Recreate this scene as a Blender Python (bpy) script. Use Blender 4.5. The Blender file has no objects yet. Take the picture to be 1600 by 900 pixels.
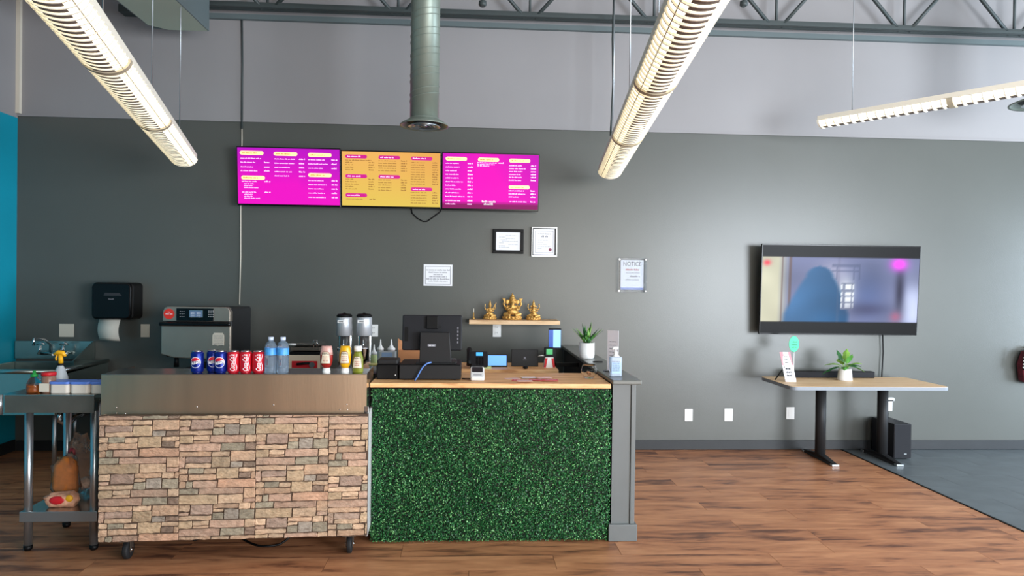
import bpy, math, random
import numpy as np
from mathutils import Vector, Matrix, noise
random.seed(7)
SC = bpy.context.scene
COL = SC.collection

# ---------------------------------------------------------------- camera
FPX, CAMH = 1100.0, 1.5
YAW, PITCH, ROLL = math.atan(65/1100), math.atan(7/1100), 0.0127
Fv = Vector((math.sin(YAW)*math.cos(PITCH), math.cos(YAW)*math.cos(PITCH), -math.sin(PITCH)))
R0 = Vector((math.cos(YAW), -math.sin(YAW), 0)); U0 = R0.cross(Fv)
Rv = R0*math.cos(ROLL)+U0*math.sin(ROLL); Uv = U0*math.cos(ROLL)-R0*math.sin(ROLL)
cam = bpy.data.objects.new('camera', bpy.data.cameras.new('camera')); COL.objects.link(cam)
cam.matrix_world = Matrix(((Rv.x, Uv.x, -Fv.x, 0), (Rv.y, Uv.y, -Fv.y, 0), (Rv.z, Uv.z, -Fv.z, CAMH), (0, 0, 0, 1)))
cam.data.sensor_width = 36; cam.data.lens = 36*FPX/1600; cam.data.clip_start = .05
SC.camera = cam
def at(x, y, Y):
    """metres of the place that the surveyed photo point shows at depth Y"""
    d = Fv+Rv*((x-800)/FPX)+Uv*((450-y)/FPX)
    return Vector((0, 0, CAMH))+d*(Y/d.y)

# ---------------------------------------------------------------- light
w = bpy.data.worlds.new('daylight'); SC.world = w; w.use_nodes = True
w.node_tree.nodes['Background'].inputs[0].default_value = (.75, .86, 1, 1)
w.node_tree.nodes['Background'].inputs[1].default_value = .4
def area(name, loc, rot, sx, sy, power, col):
    l = bpy.data.lights.new(name, 'AREA'); l.shape = 'RECTANGLE'; l.size = sx; l.size_y = sy; l.energy = power; l.color = col
    o = bpy.data.objects.new(name, l); COL.objects.link(o); o.location = loc; o.rotation_euler = rot; return o
HP = math.pi/2
# daylight coming in through the shop-front windows behind and to the right of the camera
area('window_daylight', (6.6, -2.85, 1.6), (HP, 0, 0), 4.2, 2.8, 860, (.86, .925, 1))
area('window_daylight', (2.3, -2.85, 1.6), (HP, 0, 0), 3.0, 2.8, 170, (1, .94, .86))
area('window_daylight', (9.35, 3.4, 1.4), (HP, 0, HP), 3.6, 2.4, 430, (.70, .85, 1))
vs = SC.view_settings
SC.display_settings.display_device = 'sRGB'
vs.view_transform = 'Standard'; vs.look = 'None'; vs.gamma = 1; vs.use_curve_mapping = False
vs.exposure = 0.42

# ---------------------------------------------------------------- materials
def lin(c):
    if isinstance(c, str): c = tuple(int(c[i:i+2], 16) for i in (0, 2, 4))
    return tuple(((v/255)/12.92 if v <= 10 else ((v/255+.055)/1.055)**2.4) for v in c)+(1,)
MATS = {}
def mat(name, col, rough=.5, metal=0, var=0, vscale=8, bump=0, bscale=60, trans=0, ior=1.45, emit=0, coat=0, alpha=1, stretch=None, spec=.5):
    if name in MATS: return MATS[name]
    m = bpy.data.materials.new(name); m.use_nodes = True; MATS[name] = m
    nt = m.node_tree; b = nt.nodes['Principled BSDF']; c = lin(col)
    b.inputs['Base Color'].default_value = c; b.inputs['Roughness'].default_value = rough; b.inputs['Metallic'].default_value = metal
    b.inputs['IOR'].default_value = ior; b.inputs['Transmission Weight'].default_value = trans; b.inputs['Coat Weight'].default_value = coat
    b.inputs['Alpha'].default_value = alpha; b.inputs['Specular IOR Level'].default_value = spec
    if emit: b.inputs['Emission Color'].default_value = c; b.inputs['Emission Strength'].default_value = emit
    if var or bump:
        tc = nt.nodes.new('ShaderNodeTexCoord'); mp = nt.nodes.new('ShaderNodeMapping'); nt.links.new(tc.outputs['Object'], mp.inputs[0])
        if stretch: mp.inputs['Scale'].default_value = stretch
    if var:
        n = nt.nodes.new('ShaderNodeTexNoise'); n.inputs['Scale'].default_value = vscale; n.inputs['Detail'].default_value = 5
        nt.links.new(mp.outputs[0], n.inputs['Vector'])
        r = nt.nodes.new('ShaderNodeValToRGB'); r.color_ramp.elements[0].position = .3; r.color_ramp.elements[1].position = .7
        r.color_ramp.elements[0].color = tuple(v*(1-var) for v in c[:3])+(1,); r.color_ramp.elements[1].color = tuple(min(1, v*(1+var)) for v in c[:3])+(1,)
        nt.links.new(n.outputs[0], r.inputs[0]); nt.links.new(r.outputs[0], b.inputs['Base Color'])
    if bump:
        n = nt.nodes.new('ShaderNodeTexNoise'); n.inputs['Scale'].default_value = bscale; n.inputs['Detail'].default_value = 4
        nt.links.new(mp.outputs[0], n.inputs['Vector']); bp = nt.nodes.new('ShaderNodeBump'); bp.inputs['Strength'].default_value = bump; bp.inputs['Distance'].default_value = .01
        nt.links.new(n.outputs[0], bp.inputs['Height']); nt.links.new(bp.outputs[0], b.inputs['Normal'])
    return m
def wood(name, dark, mid, light, rough, sc=(1.1, 14, 14), per_obj=True, rlo=.25):
    m = bpy.data.materials.new(name); m.use_nodes = True; nt = m.node_tree; L = nt.links.new; N = nt.nodes.new
    b = nt.nodes['Principled BSDF']; b.inputs['Roughness'].default_value = rough
    tc = N('ShaderNodeTexCoord'); oi = N('ShaderNodeObjectInfo'); mu = N('ShaderNodeMath'); mu.operation = 'MULTIPLY'; mu.inputs[1].default_value = 37
    L(oi.outputs['Random'], mu.inputs[0]); ad = N('ShaderNodeVectorMath'); L(tc.outputs['Object'], ad.inputs[0]); L(mu.outputs[0], ad.inputs[1])
    mp = N('ShaderNodeMapping'); mp.inputs['Scale'].default_value = sc; L(ad.outputs[0], mp.inputs[0])
    n1 = N('ShaderNodeTexNoise'); n1.inputs['Scale'].default_value = 1.6; n1.inputs['Detail'].default_value = 6; n1.inputs['Distortion'].default_value = .6; L(mp.outputs[0], n1.inputs['Vector'])
    n2 = N('ShaderNodeTexNoise'); n2.inputs['Scale'].default_value = 7; n2.inputs['Detail'].default_value = 4; L(mp.outputs[0], n2.inputs['Vector'])
    r = N('ShaderNodeValToRGB'); e = r.color_ramp.elements; e[0].position = .3; e[0].color = lin(dark); e[1].position = .72; e[1].color = lin(light)
    k = e.new(.46); k.color = lin(mid)
    m1 = N('ShaderNodeMath'); m1.operation = 'MULTIPLY_ADD'; m1.inputs[1].default_value = .3; L(n2.outputs[0], m1.inputs[0])
    s = N('ShaderNodeMath'); s.operation = 'MULTIPLY_ADD'; s.inputs[1].default_value = .16; s.inputs[2].default_value = -.23; L(oi.outputs['Random'], s.inputs[0]); L(s.outputs[0], m1.inputs[2])
    a2 = N('ShaderNodeMath'); L(n1.outputs[0], a2.inputs[0]); L(m1.outputs[0], a2.inputs[1]); L(a2.outputs[0], r.inputs[0]); L(r.outputs[0], b.inputs['Base Color'])
    bp = N('ShaderNodeBump'); bp.inputs['Strength'].default_value = .08; bp.inputs['Distance'].default_value = .003; L(n2.outputs[0], bp.inputs['Height']); L(bp.outputs[0], b.inputs['Normal'])
    MATS[name] = m; return m
def colmat(name, strength, rough=.4):
    m = bpy.data.materials.new(name); m.use_nodes = True; nt = m.node_tree; b = nt.nodes['Principled BSDF']
    a = nt.nodes.new('ShaderNodeAttribute'); a.attribute_name = 'Col'
    b.inputs['Specular IOR Level'].default_value = .05; b.inputs['Base Color'].default_value = (.01, .01, .01, 1); b.inputs['Roughness'].default_value = rough
    nt.links.new(a.outputs['Color'], b.inputs['Emission Color']); b.inputs['Emission Strength'].default_value = strength; return m

# ---------------------------------------------------------------- helpers
W = {}
def tag(o, label=None, cat=None, group=None, kind=None):
    if label: o['label'] = label
    if cat: o['category'] = cat
    if group: o['group'] = group
    if kind: o['kind'] = kind
    return o
def thing(name, loc, label, cat, group=None, rz=0, kind=None):
    o = bpy.data.objects.new(name, None); COL.objects.link(o); o.location = loc; o.rotation_euler.z = rz; o.empty_display_size = .05
    W[o.name] = Matrix.Translation(loc) @ Matrix.Rotation(rz, 4, 'Z'); return tag(o, label, cat, group, kind)
def dup(root, loc, label=None, rz=None, group=None):
    r = root.copy(); COL.objects.link(r); r.location = loc
    if rz is not None: r.rotation_euler.z = rz
    if label: r['label'] = label
    if group: r['group'] = group
    def rec(a, b):
        for ch in list(a.children):
            c = ch.copy(); COL.objects.link(c); c.parent = b; rec(ch, c)
    rec(root, r); return r
class MB:
    def __init__(s, M=None): s.v = []; s.f = []; s.sm = []; s.M = M or Matrix()
    def add(s, vs, fs, smooth=False):
        n = len(s.v); s.v += [s.M @ Vector(p) for p in vs]; s.f += [tuple(n+i for i in f) for f in fs]; s.sm += [smooth]*len(fs); return s
    def box(s, x0, x1, y0, y1, z0, z1):
        return s.add([(x0,y0,z0),(x1,y0,z0),(x1,y1,z0),(x0,y1,z0),(x0,y0,z1),(x1,y0,z1),(x1,y1,z1),(x0,y1,z1)],
                     [(0,3,2,1),(4,5,6,7),(0,1,5,4),(1,2,6,5),(2,3,7,6),(3,0,4,7)])
    def prism(s, pts, y0, y1):   # outline in x,z extruded along y
        n = len(pts); return s.add([(p[0], y0, p[1]) for p in pts]+[(p[0], y1, p[1]) for p in pts],
            [tuple(range(n)), tuple(range(2*n-1, n-1, -1))]+[(i, i+n, (i+1) % n+n, (i+1) % n) for i in range(n)])
    def slab(s, pts, z0, z1):    # outline in x,y extruded along z
        n = len(pts); return s.add([(p[0], p[1], z1) for p in pts]+[(p[0], p[1], z0) for p in pts],
            [tuple(range(n)), tuple(range(2*n-1, n-1, -1))]+[(i, i+n, (i+1) % n+n, (i+1) % n) for i in range(n)])
    def lathe(s, prof, c=(0,0,0), n=24, axis='Z', sx=1, sy=1, cap=True):
        vs, fs = [], []
        for r, z in prof:
            for k in range(n):
                a = 2*math.pi*k/n; p = (r*math.cos(a)*sx, r*math.sin(a)*sy, z)
                if axis == 'Y': p = (p[0], z, p[1])
                if axis == 'X': p = (z, p[0], p[1])
                vs.append((p[0]+c[0], p[1]+c[1], p[2]+c[2]))
        for i in range(len(prof)-1):
            for k in range(n): fs.append((i*n+k, i*n+(k+1) % n, (i+1)*n+(k+1) % n, (i+1)*n+k))
        s.add(vs, fs, True)
        if cap: 
            m = len(s.v)-len(vs); 
            if prof[0][0] > 1e-5: s.f.append(tuple(m+k for k in range(n))[::-1]); s.sm.append(False)
            if prof[-1][0] > 1e-5: s.f.append(tuple(m+(len(prof)-1)*n+k for k in range(n))); s.sm.append(False)
        return s
    def ell(s, c, r, n=12, m=8):
        return s.lathe([(max(1e-4, math.sin(math.pi*i/m)), -math.cos(math.pi*i/m)*r[2]) for i in range(m+1)], c, n, sx=r[0], sy=r[1], cap=False)
    def tube(s, pts, r, n=10, flat=1):
        pts = [Vector(p) for p in pts]; vs, fs = [], []; rs = r if isinstance(r, (list, tuple)) else [r]*len(pts)
        prev = None
        for i, p in enumerate(pts):
            d = (pts[min(i+1, len(pts)-1)]-pts[max(i-1, 0)]).normalized()
            if prev is None: u = d.cross(Vector((0, 0, 1)) if abs(d.z) < .95 else Vector((1, 0, 0))).normalized()
            else: u = (prev-d*prev.dot(d)).normalized()
            prev = u; v = d.cross(u)
            for k in range(n): a = 2*math.pi*k/n; vs.append(p+u*math.cos(a)*rs[i]+v*math.sin(a)*rs[i]*flat)
        for i in range(len(pts)-1):
            for k in range(n): fs.append((i*n+k, i*n+(k+1) % n, (i+1)*n+(k+1) % n, (i+1)*n+k))
        s.add(vs, fs, True); m = len(s.v)-len(vs)
        s.f += [tuple(m+k for k in range(n))[::-1], tuple(m+(len(pts)-1)*n+k for k in range(n))]; s.sm += [False]*2
        return s
    def build(s, name, m, parent=None, bevel=0, seg=2, label=None, kind=None, smooth_all=False, origin=None):
        me = bpy.data.meshes.new(name); V = s.v
        if parent is not None and parent.name in W: inv = W[parent.name].inverted(); V = [inv @ p for p in V]; 
        off = Vector((0, 0, 0))
        if origin is not None:
            off = Vector(origin); 
            if parent is not None and parent.name in W: off = W[parent.name].inverted() @ off
            V = [p-off for p in V]
        me.from_pydata([tuple(p) for p in V], [], s.f); me.polygons.foreach_set('use_smooth', [a or smooth_all for a in s.sm])
        o = bpy.data.objects.new(name, me); COL.objects.link(o); o.location = off
        if m: me.materials.append(MATS[m] if isinstance(m, str) else m)
        if parent is not None: o.parent = parent; W[o.name] = W[parent.name] @ Matrix.Translation(off) if parent.name in W else Matrix.Translation(off)
        else: W[o.name] = Matrix.Translation(off)
        if bevel:
            b = o.modifiers.new('bevel', 'BEVEL'); b.width = bevel; b.segments = seg; b.limit_method = 'ANGLE'; b.harden_normals = False
        return tag(o, label=label, kind=kind)
def B(name, m, parent, x0, x1, y0, y1, z0, z1, bevel=0, **k): return MB().box(x0, x1, y0, y1, z0, z1).build(name, m, parent, bevel, **k)
def rrect(w, h, r, cx=0, cz=0, n=5):
    p = []
    for (sx, sy, a0) in ((1, 1, 0), (-1, 1, 90), (-1, -1, 180), (1, -1, 270)):
        for k in range(n+1):
            a = math.radians(a0+90*k/n); p.append((cx+sx*(w/2-r)+r*math.cos(a), cz+sy*(h/2-r)+r*math.sin(a)))
    return p[::-1]
def rslab(w, h, r): return [(x, z) for x, z in rrect(w, h, r)][::-1]
TC = {}
def text2d(s, size):
    """flat glyph outlines as (verts, faces), centred on x"""
    if (s, size) in TC: return TC[(s, size)]
    cu = bpy.data.curves.new('t', 'FONT'); cu.body = s; cu.size = size; cu.align_x = 'CENTER'; cu.align_y = 'CENTER'; cu.resolution_u = 3
    o = bpy.data.objects.new('t', cu); COL.objects.link(o); dg = bpy.context.evaluated_depsgraph_get()
    me = bpy.data.meshes.new_from_object(o.evaluated_get(dg)); r = ([tuple(v.co) for v in me.vertices], [tuple(p.vertices) for p in me.polygons])
    bpy.data.objects.remove(o); bpy.data.curves.remove(cu); bpy.data.meshes.remove(me); TC[(s, size)] = r; return r
def put_text(mb, s, size, fn):
    v, f = text2d(s, size); mb.add([fn(p[0], p[1]) for p in v], f)
def scribble(mb, x, z, w_, h, y, rnd=random, fn=None):
    """a line of tiny unreadable printed words"""
    cx = x
    while cx < x+w_:
        n = rnd.randint(3, 8)
        for k in range(n):
            if cx >= x+w_: break
            hh = h*(1 if rnd.random() < .25 else .7); cw = h*.42
            P = [(cx, z), (cx+cw, z), (cx+cw, z+hh), (cx, z+hh)]
            mb.add([(fn(*p) if fn else (p[0], y, p[1])) for p in P], [(0, 1, 2, 3)]); cx += cw*1.45
        cx += h*.55

# common materials
mat('wall_grey', (84, 86, 82), .3, var=.05, vscale=1.3, bump=.06, bscale=180)
mat('wall_white', (143, 141, 142), .7, var=.02, vscale=2, bump=.03, bscale=150)
mat('wall_teal', (0, 142, 166), .5, var=.04, vscale=2)
mat('baseboard', (30, 33, 36), .5, var=.1)
mat('plaster', (190, 190, 190), .8)
mat('joist_grey', (58, 66, 66), .5)
mat('duct_green', (128, 138, 128), .4, metal=.35, var=.05)
mat('duct_grey', (94, 106, 108), .5)
mat('box_green', (180, 190, 172), .6)
mat('steel', (190, 188, 184), .22, metal=1, var=.06, vscale=6, bump=.03, bscale=90, stretch=(1, 1, 14))
mat('steel_front', (232, 206, 176), .33, metal=1, var=.08, vscale=3, stretch=(3, 1, .2), bump=.03, bscale=50)  # tan reflection of the surroundings is put into the steel's base colour
mat('steel_dark', (124, 114, 104), .38, metal=.75, var=.1)
mat('chrome', (220, 220, 222), .08, metal=1)
mat('galv', (178, 184, 188), .3, metal=.9)
mat('black', (9, 9, 10), .5, spec=.25); mat('black_gloss', (10, 10, 12), .2, spec=.3); mat('rubber', (24, 24, 26), .7)
mat('charcoal', (36, 36, 37), .5, spec=.25); mat('black_fabric', (26, 27, 32), .85, bump=.2, bscale=900)
mat('white', (232, 232, 230), .4); mat('white_paper', (232, 232, 236), .7); mat('offwhite', (214, 206, 190), .5)
mat('ink', (40, 40, 44), .8); mat('ink_grey', (120, 120, 128), .8); mat('ink_red', (176, 60, 62), .8)
mat('halfwall', (104, 108, 108), .4, var=.03); mat('halfwall_top', (112, 114, 110), .3, var=.03)
mat('gold', (206, 160, 88), .36, metal=.6, var=.3, vscale=70, bump=.3, bscale=200)
mat('clear', (235, 240, 245), .04, trans=1, ior=1.25); mat('clear_blue', (205, 226, 246), .08, trans=.85, ior=1.12)
mat('glass', (250, 250, 250), .02, trans=1, ior=1.15)
mat('red', (196, 32, 40), .4); mat('blue', (20, 44, 130), .35); mat('tan_card', (190, 128, 84), .8)
wood('plank_wood', (104, 66, 48), (174, 116, 80), (204, 144, 102), .42, (1.5, 8, 8))
wood('counter_wood', (196, 136, 84), (232, 176, 118), (246, 200, 146), .5, (2.5, 16, 16))
wood('shelf_wood', (186, 146, 104), (212, 174, 130), (226, 190, 150), .5, (2.5, 16, 16))
wood('table_wood', (216, 170, 120), (236, 194, 146), (244, 208, 164), .5, (2, 14, 14))
mat('tile_grey', (98, 105, 108), .4, var=.14, vscale=5)

# ================================================================ SETTING
WY, LX, RX, BY, CZ = 6.33, -3.92, 9.4, -3.0, 4.75
SPLIT = 2.895
def S(name, m, *b, parent=None, bevel=0): return B(name, m, parent, *b, bevel=bevel, kind='structure') if parent is None else B(name, m, parent, *b, bevel=bevel)
fl = S('floor', 'plank_wood', LX-.1, RX+.1, BY-.1, WY+.1, -.12, -.012)
MATS['subfloor'] = mat('subfloor', (34, 28, 26), .8)
fl.data.materials.clear(); fl.data.materials.append(MATS['subfloor'])
wb = S('wall_back', 'wall_grey', LX, RX, WY, WY+.12, 0, SPLIT)
B('upper_wall', 'wall_white', wb, LX, RX, WY-.004, WY+.12, SPLIT, CZ)
wl = S('wall_left', 'wall_teal', LX-.12, LX, BY, WY+.12, 0, SPLIT-.02)
B('upper_wall', 'wall_white', wl, LX-.12, LX, BY, WY, SPLIT-.02, CZ)
# right wall with its own side window, front wall with shop-front openings (all behind the camera)
wr = thing('wall_right', (RX, 3, 0), None, None, kind='structure')
B('pier', 'wall_grey', wr, RX, RX+.12, BY, 1.5, 0, CZ); B('pier', 'wall_grey', wr, RX, RX+.12, 5.3, WY+.12, 0, CZ)
B('pier', 'wall_grey', wr, RX, RX+.12, 1.5, 5.3, 0, .15); B('pier', 'wall_grey', wr, RX, RX+.12, 1.5, 5.3, 2.7, CZ)
wf = thing('wall_front', (0, BY, 0), None, None, kind='structure')
for x0, x1 in ((LX, -.7), (3.9, 4.4), (8.8, RX+.12)): B('pier', 'wall_white', wf, x0, x1, BY-.12, BY, 0, CZ)
for x0, x1 in ((-.7, 3.9), (4.4, 8.8)): B('pier', 'wall_white', wf, x0, x1, BY-.12, BY, 0, .15); B('pier', 'wall_white', wf, x0, x1, BY-.12, BY, 3.05, CZ)
S('ceiling', 'plaster', LX-.12, RX+.12, BY-.12, WY+.12, CZ, CZ+.1)
# trim: cap line of the dark paint, corner strip, baseboards
S('trim_1', 'wall_white', LX, RX, WY-.012, WY-.0045, SPLIT-.004, SPLIT+.014)
a = at(31, 186, WY)
S('trim_2', 'offwhite', LX+.001, LX+.035, WY-.036, WY-.0045, SPLIT+.015, CZ-.001)
S('baseboard_back', 'baseboard', LX+.013, RX, WY-.013, WY-.0005, .0005, .087, bevel=.003)
S('baseboard_left', 'baseboard', LX+.0005, LX+.0125, BY, WY-.014, .0005, .1, bevel=.003)
# wooden planks, each its own piece
XB = 3.445
y = WY-.0005; row = 0; pw = .19
while y > 1.0:
    x = LX+.0005-random.uniform(0, 1.15) if row else LX-.5
    while x < XB-.02:
        x0, x1 = max(x, LX+.0005), min(x+1.22, XB-.004)
        if x1-x0 > .03:
            g = .0011; cx = (x0+x1)/2; cy = y-pw/2
            MB().box(x0+g, x1-g, y-pw+g, y-g, -.012, 0).build('plank', 'plank_wood', fl, origin=(cx, cy, 0))
        x += 1.22
    y -= pw; row += 1
YF = y
B('plank_area', 'plank_wood', fl, LX, XB-.004, BY, YF-.001, -.012, 0, kind='stuff')
# grey tiles
ty = WY; r_ = 0
while ty > 3.3:
    tx = XB+.012-(.3 if r_ % 2 else 0)
    while tx < 6.6:
        x0, x1 = max(tx, XB+.012), tx+.6
        if x1-x0 > .05:
            MB().box(x0+.001, x1-.001, ty-.3+.001, ty-.001, -.012, -.0005).build('tile', 'tile_grey', fl, origin=((x0+x1)/2, ty-.15, 0))
        tx += .6
    ty -= .3; r_ += 1
B('tile_area', 'tile_grey', fl, XB+.012, RX, BY, ty-.001, -.012, -.0005, kind='stuff')
B('tile_area', 'tile_grey', fl, tx+.001 if False else 7.3, RX, ty, WY, -.012, -.0008, kind='stuff')
B('tile_area', 'tile_grey', fl, 6.66, 7.3, ty, WY, -.012, -.0012, kind='stuff')
S('trim_3', 'black', XB-.003, XB+.0115, BY, WY-.014, -.008, .004)

# ---------------------------------------------------------------- ceiling structure
JY = 6.18
j = thing('roof_joist', (0, JY, 3.8), 'long grey open-web steel roof joist running along the back wall', 'joist')
x0, x1 = at(215, 20, JY).x, RX-.05
zc = at(800, 27, JY).z
B('lower_chord', 'joist_grey', j, x0, x1, JY-.05, JY-.008, zc-.006, zc+.016)
B('lower_chord', 'joist_grey', j, x0, x1, JY+.008, JY+.05, zc-.006, zc+.016)
B('chord_flange', 'joist_grey', j, x0, x1, JY-.012, JY-.008, zc+.016, zc+.05)
B('ledger_angle', 'duct_grey', j, x0, x1, WY-.045, WY-.005, zc-.056, zc-.012)
B('upper_chord', 'joist_grey', j, x0, x1, JY-.05, JY+.05, zc+.58, zc+.63)
nodes = [at(p, 25, JY).x for p in (418, 622, 828, 1022, 1213, 1413, 1585)]
for n_ in nodes:
    MB().tube([(n_, JY, zc), (n_, JY, zc+.6)], .012, 6).build('web_post', 'joist_grey', j)
    for s_ in (-1, 1):
        MB().tube([(n_+s_*.045, JY, zc), (n_+s_*.57, JY, zc+.6)], .017, 6).build('web_diagonal', 'joist_grey', j)
# rectangular duct, top left
t = thing('rectangular_duct', (-2.3, 4.9, 3.6), 'pale green boxed air duct hanging at the upper left', 'duct')
p0, p1 = at(240, 46, 6.0), at(325, 46, 6.0)
MB().slab([(p0.x, 3), (p1.x, 3), (p1.x, 6.0), (p0.x+.12, 6.0), (p0.x, 5.9)][::1], p0.z, p0.z+.008).build('bottom_panel', 'box_green', t)
B('side_panel', 'duct_grey', t, p1.x, p1.x+.01, 3, 6.0, p0.z, p0.z+.5, bevel=.002)
B('side_panel', 'duct_grey', t, p0.x-.01, p0.x, 3, 5.9, p0.z, p0.z+.5, bevel=.002)
B('end_panel', 'duct_grey', t, p0.x, p1.x, 6.0, 6.008, p0.z+.008, p0.z+.5)
B('top_panel', 'duct_grey', t, p0.x, p1.x, 3, 6.0, p0.z+.49, p0.z+.5)
for yy in (4.2, 5.4): MB().tube([(p0.x+.05, yy, p0.z+.5), (p0.x+.05, yy, CZ)], .004, 6).build('hanger_rod', 'steel_dark', t)
q = at(200, 15, 6.25)
tag(MB().box(q.x-.06, q.x+.05, 6.2, WY-.004, q.z-.035, q.z+.03).build('wall_bracket', 'joist_grey', bevel=.004), 'small dark steel bracket on the white wall beside the boxed duct', 'bracket')
# round spiral duct with diffuser
def round_duct(cx, Y, zb, r, rd, label, ztop):
    t = thing('spiral_duct', (cx, Y, zb), label, 'duct')
    MB().lathe([(r, zb+.05), (r, ztop)], (cx, Y, 0), 40).build('duct_pipe', 'duct_green', t)
    pts = []; turns = int((ztop-zb-.1)/.137)
    for off in (0, .045):
        pts = []
        for k in range(turns*28):
            a_ = 2*math.pi*k/28; pts.append((cx+math.cos(a_)*(r+.0005), Y+math.sin(a_)*(r+.0005), zb+.1+off+k/28*.137))
        MB().tube(pts, .0032, 5).build('spiral_seam', 'duct_green', t)
    MB().lathe([(r+.002, zb+.055), (r+.006, zb+.045), (rd*.8, zb+.03), (rd, zb+.008), (rd, zb), (rd*.93, zb+.004), (rd*.8, zb+.03), (rd*.6, zb+.045)], (cx, Y, 0), 40, cap=False).build('diffuser_cone', 'duct_green', t)
    MB().lathe([(rd*.74, zb+.03), (rd*.74, zb+.034)], (cx, Y, 0), 32).build('duct_throat', 'black', t)
    for f_, dz in ((.66, .0), (.46, .002), (.27, .004)):
        MB().lathe([(rd*f_*.72, zb+.02+dz), (rd*f_, zb-.004+dz), (rd*f_*.96, zb-.006+dz), (rd*f_*.68, zb+.016+dz)], (cx, Y, 0), 32, cap=False).build('diffuser_ring', 'galv', t)
    MB().ell((cx, Y, zb+.003), (rd*.13, rd*.13, .01)).build('diffuser_hub', 'galv', t)
    return t
DY = 5.0
c = at(663, 194, DY); round_duct(c.x, DY, c.z-.015, 22.3/1100*DY, 37.5/1100*DY, 'round grey-green spiral duct dropping to a round diffuser above the menu screens', CZ)
c = at(1636, 162, 5.4); round_duct(c.x, 5.4, c.z, .12, .26, 'round air diffuser at the far right edge beyond the short lamp', CZ)
for (px_, Yh, lb) in ((754, 5.6, 'small ceiling sprinkler pipe end beside the round duct'), (1162, 5.6, 'small ceiling sprinkler pipe end right of the second lamp')):
    c = at(px_, 8, Yh); t = thing('sprinkler', c, lb, 'sprinkler')
    MB().tube([(c.x, Yh, CZ), (c.x, Yh, c.z+.02)], .012, 8).build('drop_pipe', 'joist_grey', t)
    MB().lathe([(.01, .04), (.03, .03), (.032, 0), (.02, -.012)], c, 14).build('head', 'joist_grey', t)
# cables on and near the wall
def cable(name, m, r, pts, label, cat='cable', n=6):
    return tag(MB().tube(pts, r, n).build(name, m), label, cat)
YC = WY-.009
cable('wall_cable', 'offwhite', .005, [at(378, 200, YC), at(378, 225, YC), at(376, 330, YC), at(376, 400, YC), at(374, 476, YC)], 'thin pale cable running down the wall behind the left menu screen')
cable('wall_conduit', 'joist_grey', .008, [at(378, 30, 6.32-.004), at(379, 100, 6.316), at(378, 201, 6.316)], 'grey conduit on the white wall above the left menu screen')
cable('wall_cable', 'joist_grey', .009, [at(x, y, 6.0) for x, y in ((960, -20), (957, 60), (958, 130), (954, 212))], 'dark grey hanging cable left of the middle ceiling lamp')

# ---------------------------------------------------------------- pendant lamps
mat('lamp_lens', (255, 246, 216), .5, emit=1.5); mat('lamp_white', (236, 229, 212), .5); mat('lamp_seam', (180, 168, 144), .5); mat('lamp_blade', (120, 108, 100), .5)
def arcpts(hw, dep, a0, a1, n): return [(math.sin(math.radians(a0+(a1-a0)*k/n))*hw, -math.cos(math.radians(a0+(a1-a0)*k/n))*dep) for k in range(n+1)]
def sheet(mb, pts, y0, y1, th=0):  # curved strip along local y
    n = len(pts); mb.add([(p[0], y0, p[1]) for p in pts]+[(p[0], y1, p[1]) for p in pts], [(i, i+1, n+i+1, n+i) for i in range(n-1)], True)
def arcrib(mb, hw, dep, a0, a1, n, y0, y1, th):
    o_ = arcpts(hw, dep, a0, a1, n); i_ = arcpts(hw-th, dep-th, a0, a1, n); k = n+1
    vs = [(p[0], y0, p[1]) for p in o_]+[(p[0], y1, p[1]) for p in o_]+[(p[0], y0, p[1]) for p in i_]+[(p[0], y1, p[1]) for p in i_]
    fs = []
    for i in range(n): fs += [(i, i+1, k+i+1, k+i), (2*k+i, 2*k+i+1, i+1, i), (k+i, k+i+1, 3*k+i+1, 3*k+i)]
    mb.add(vs, fs)
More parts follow.
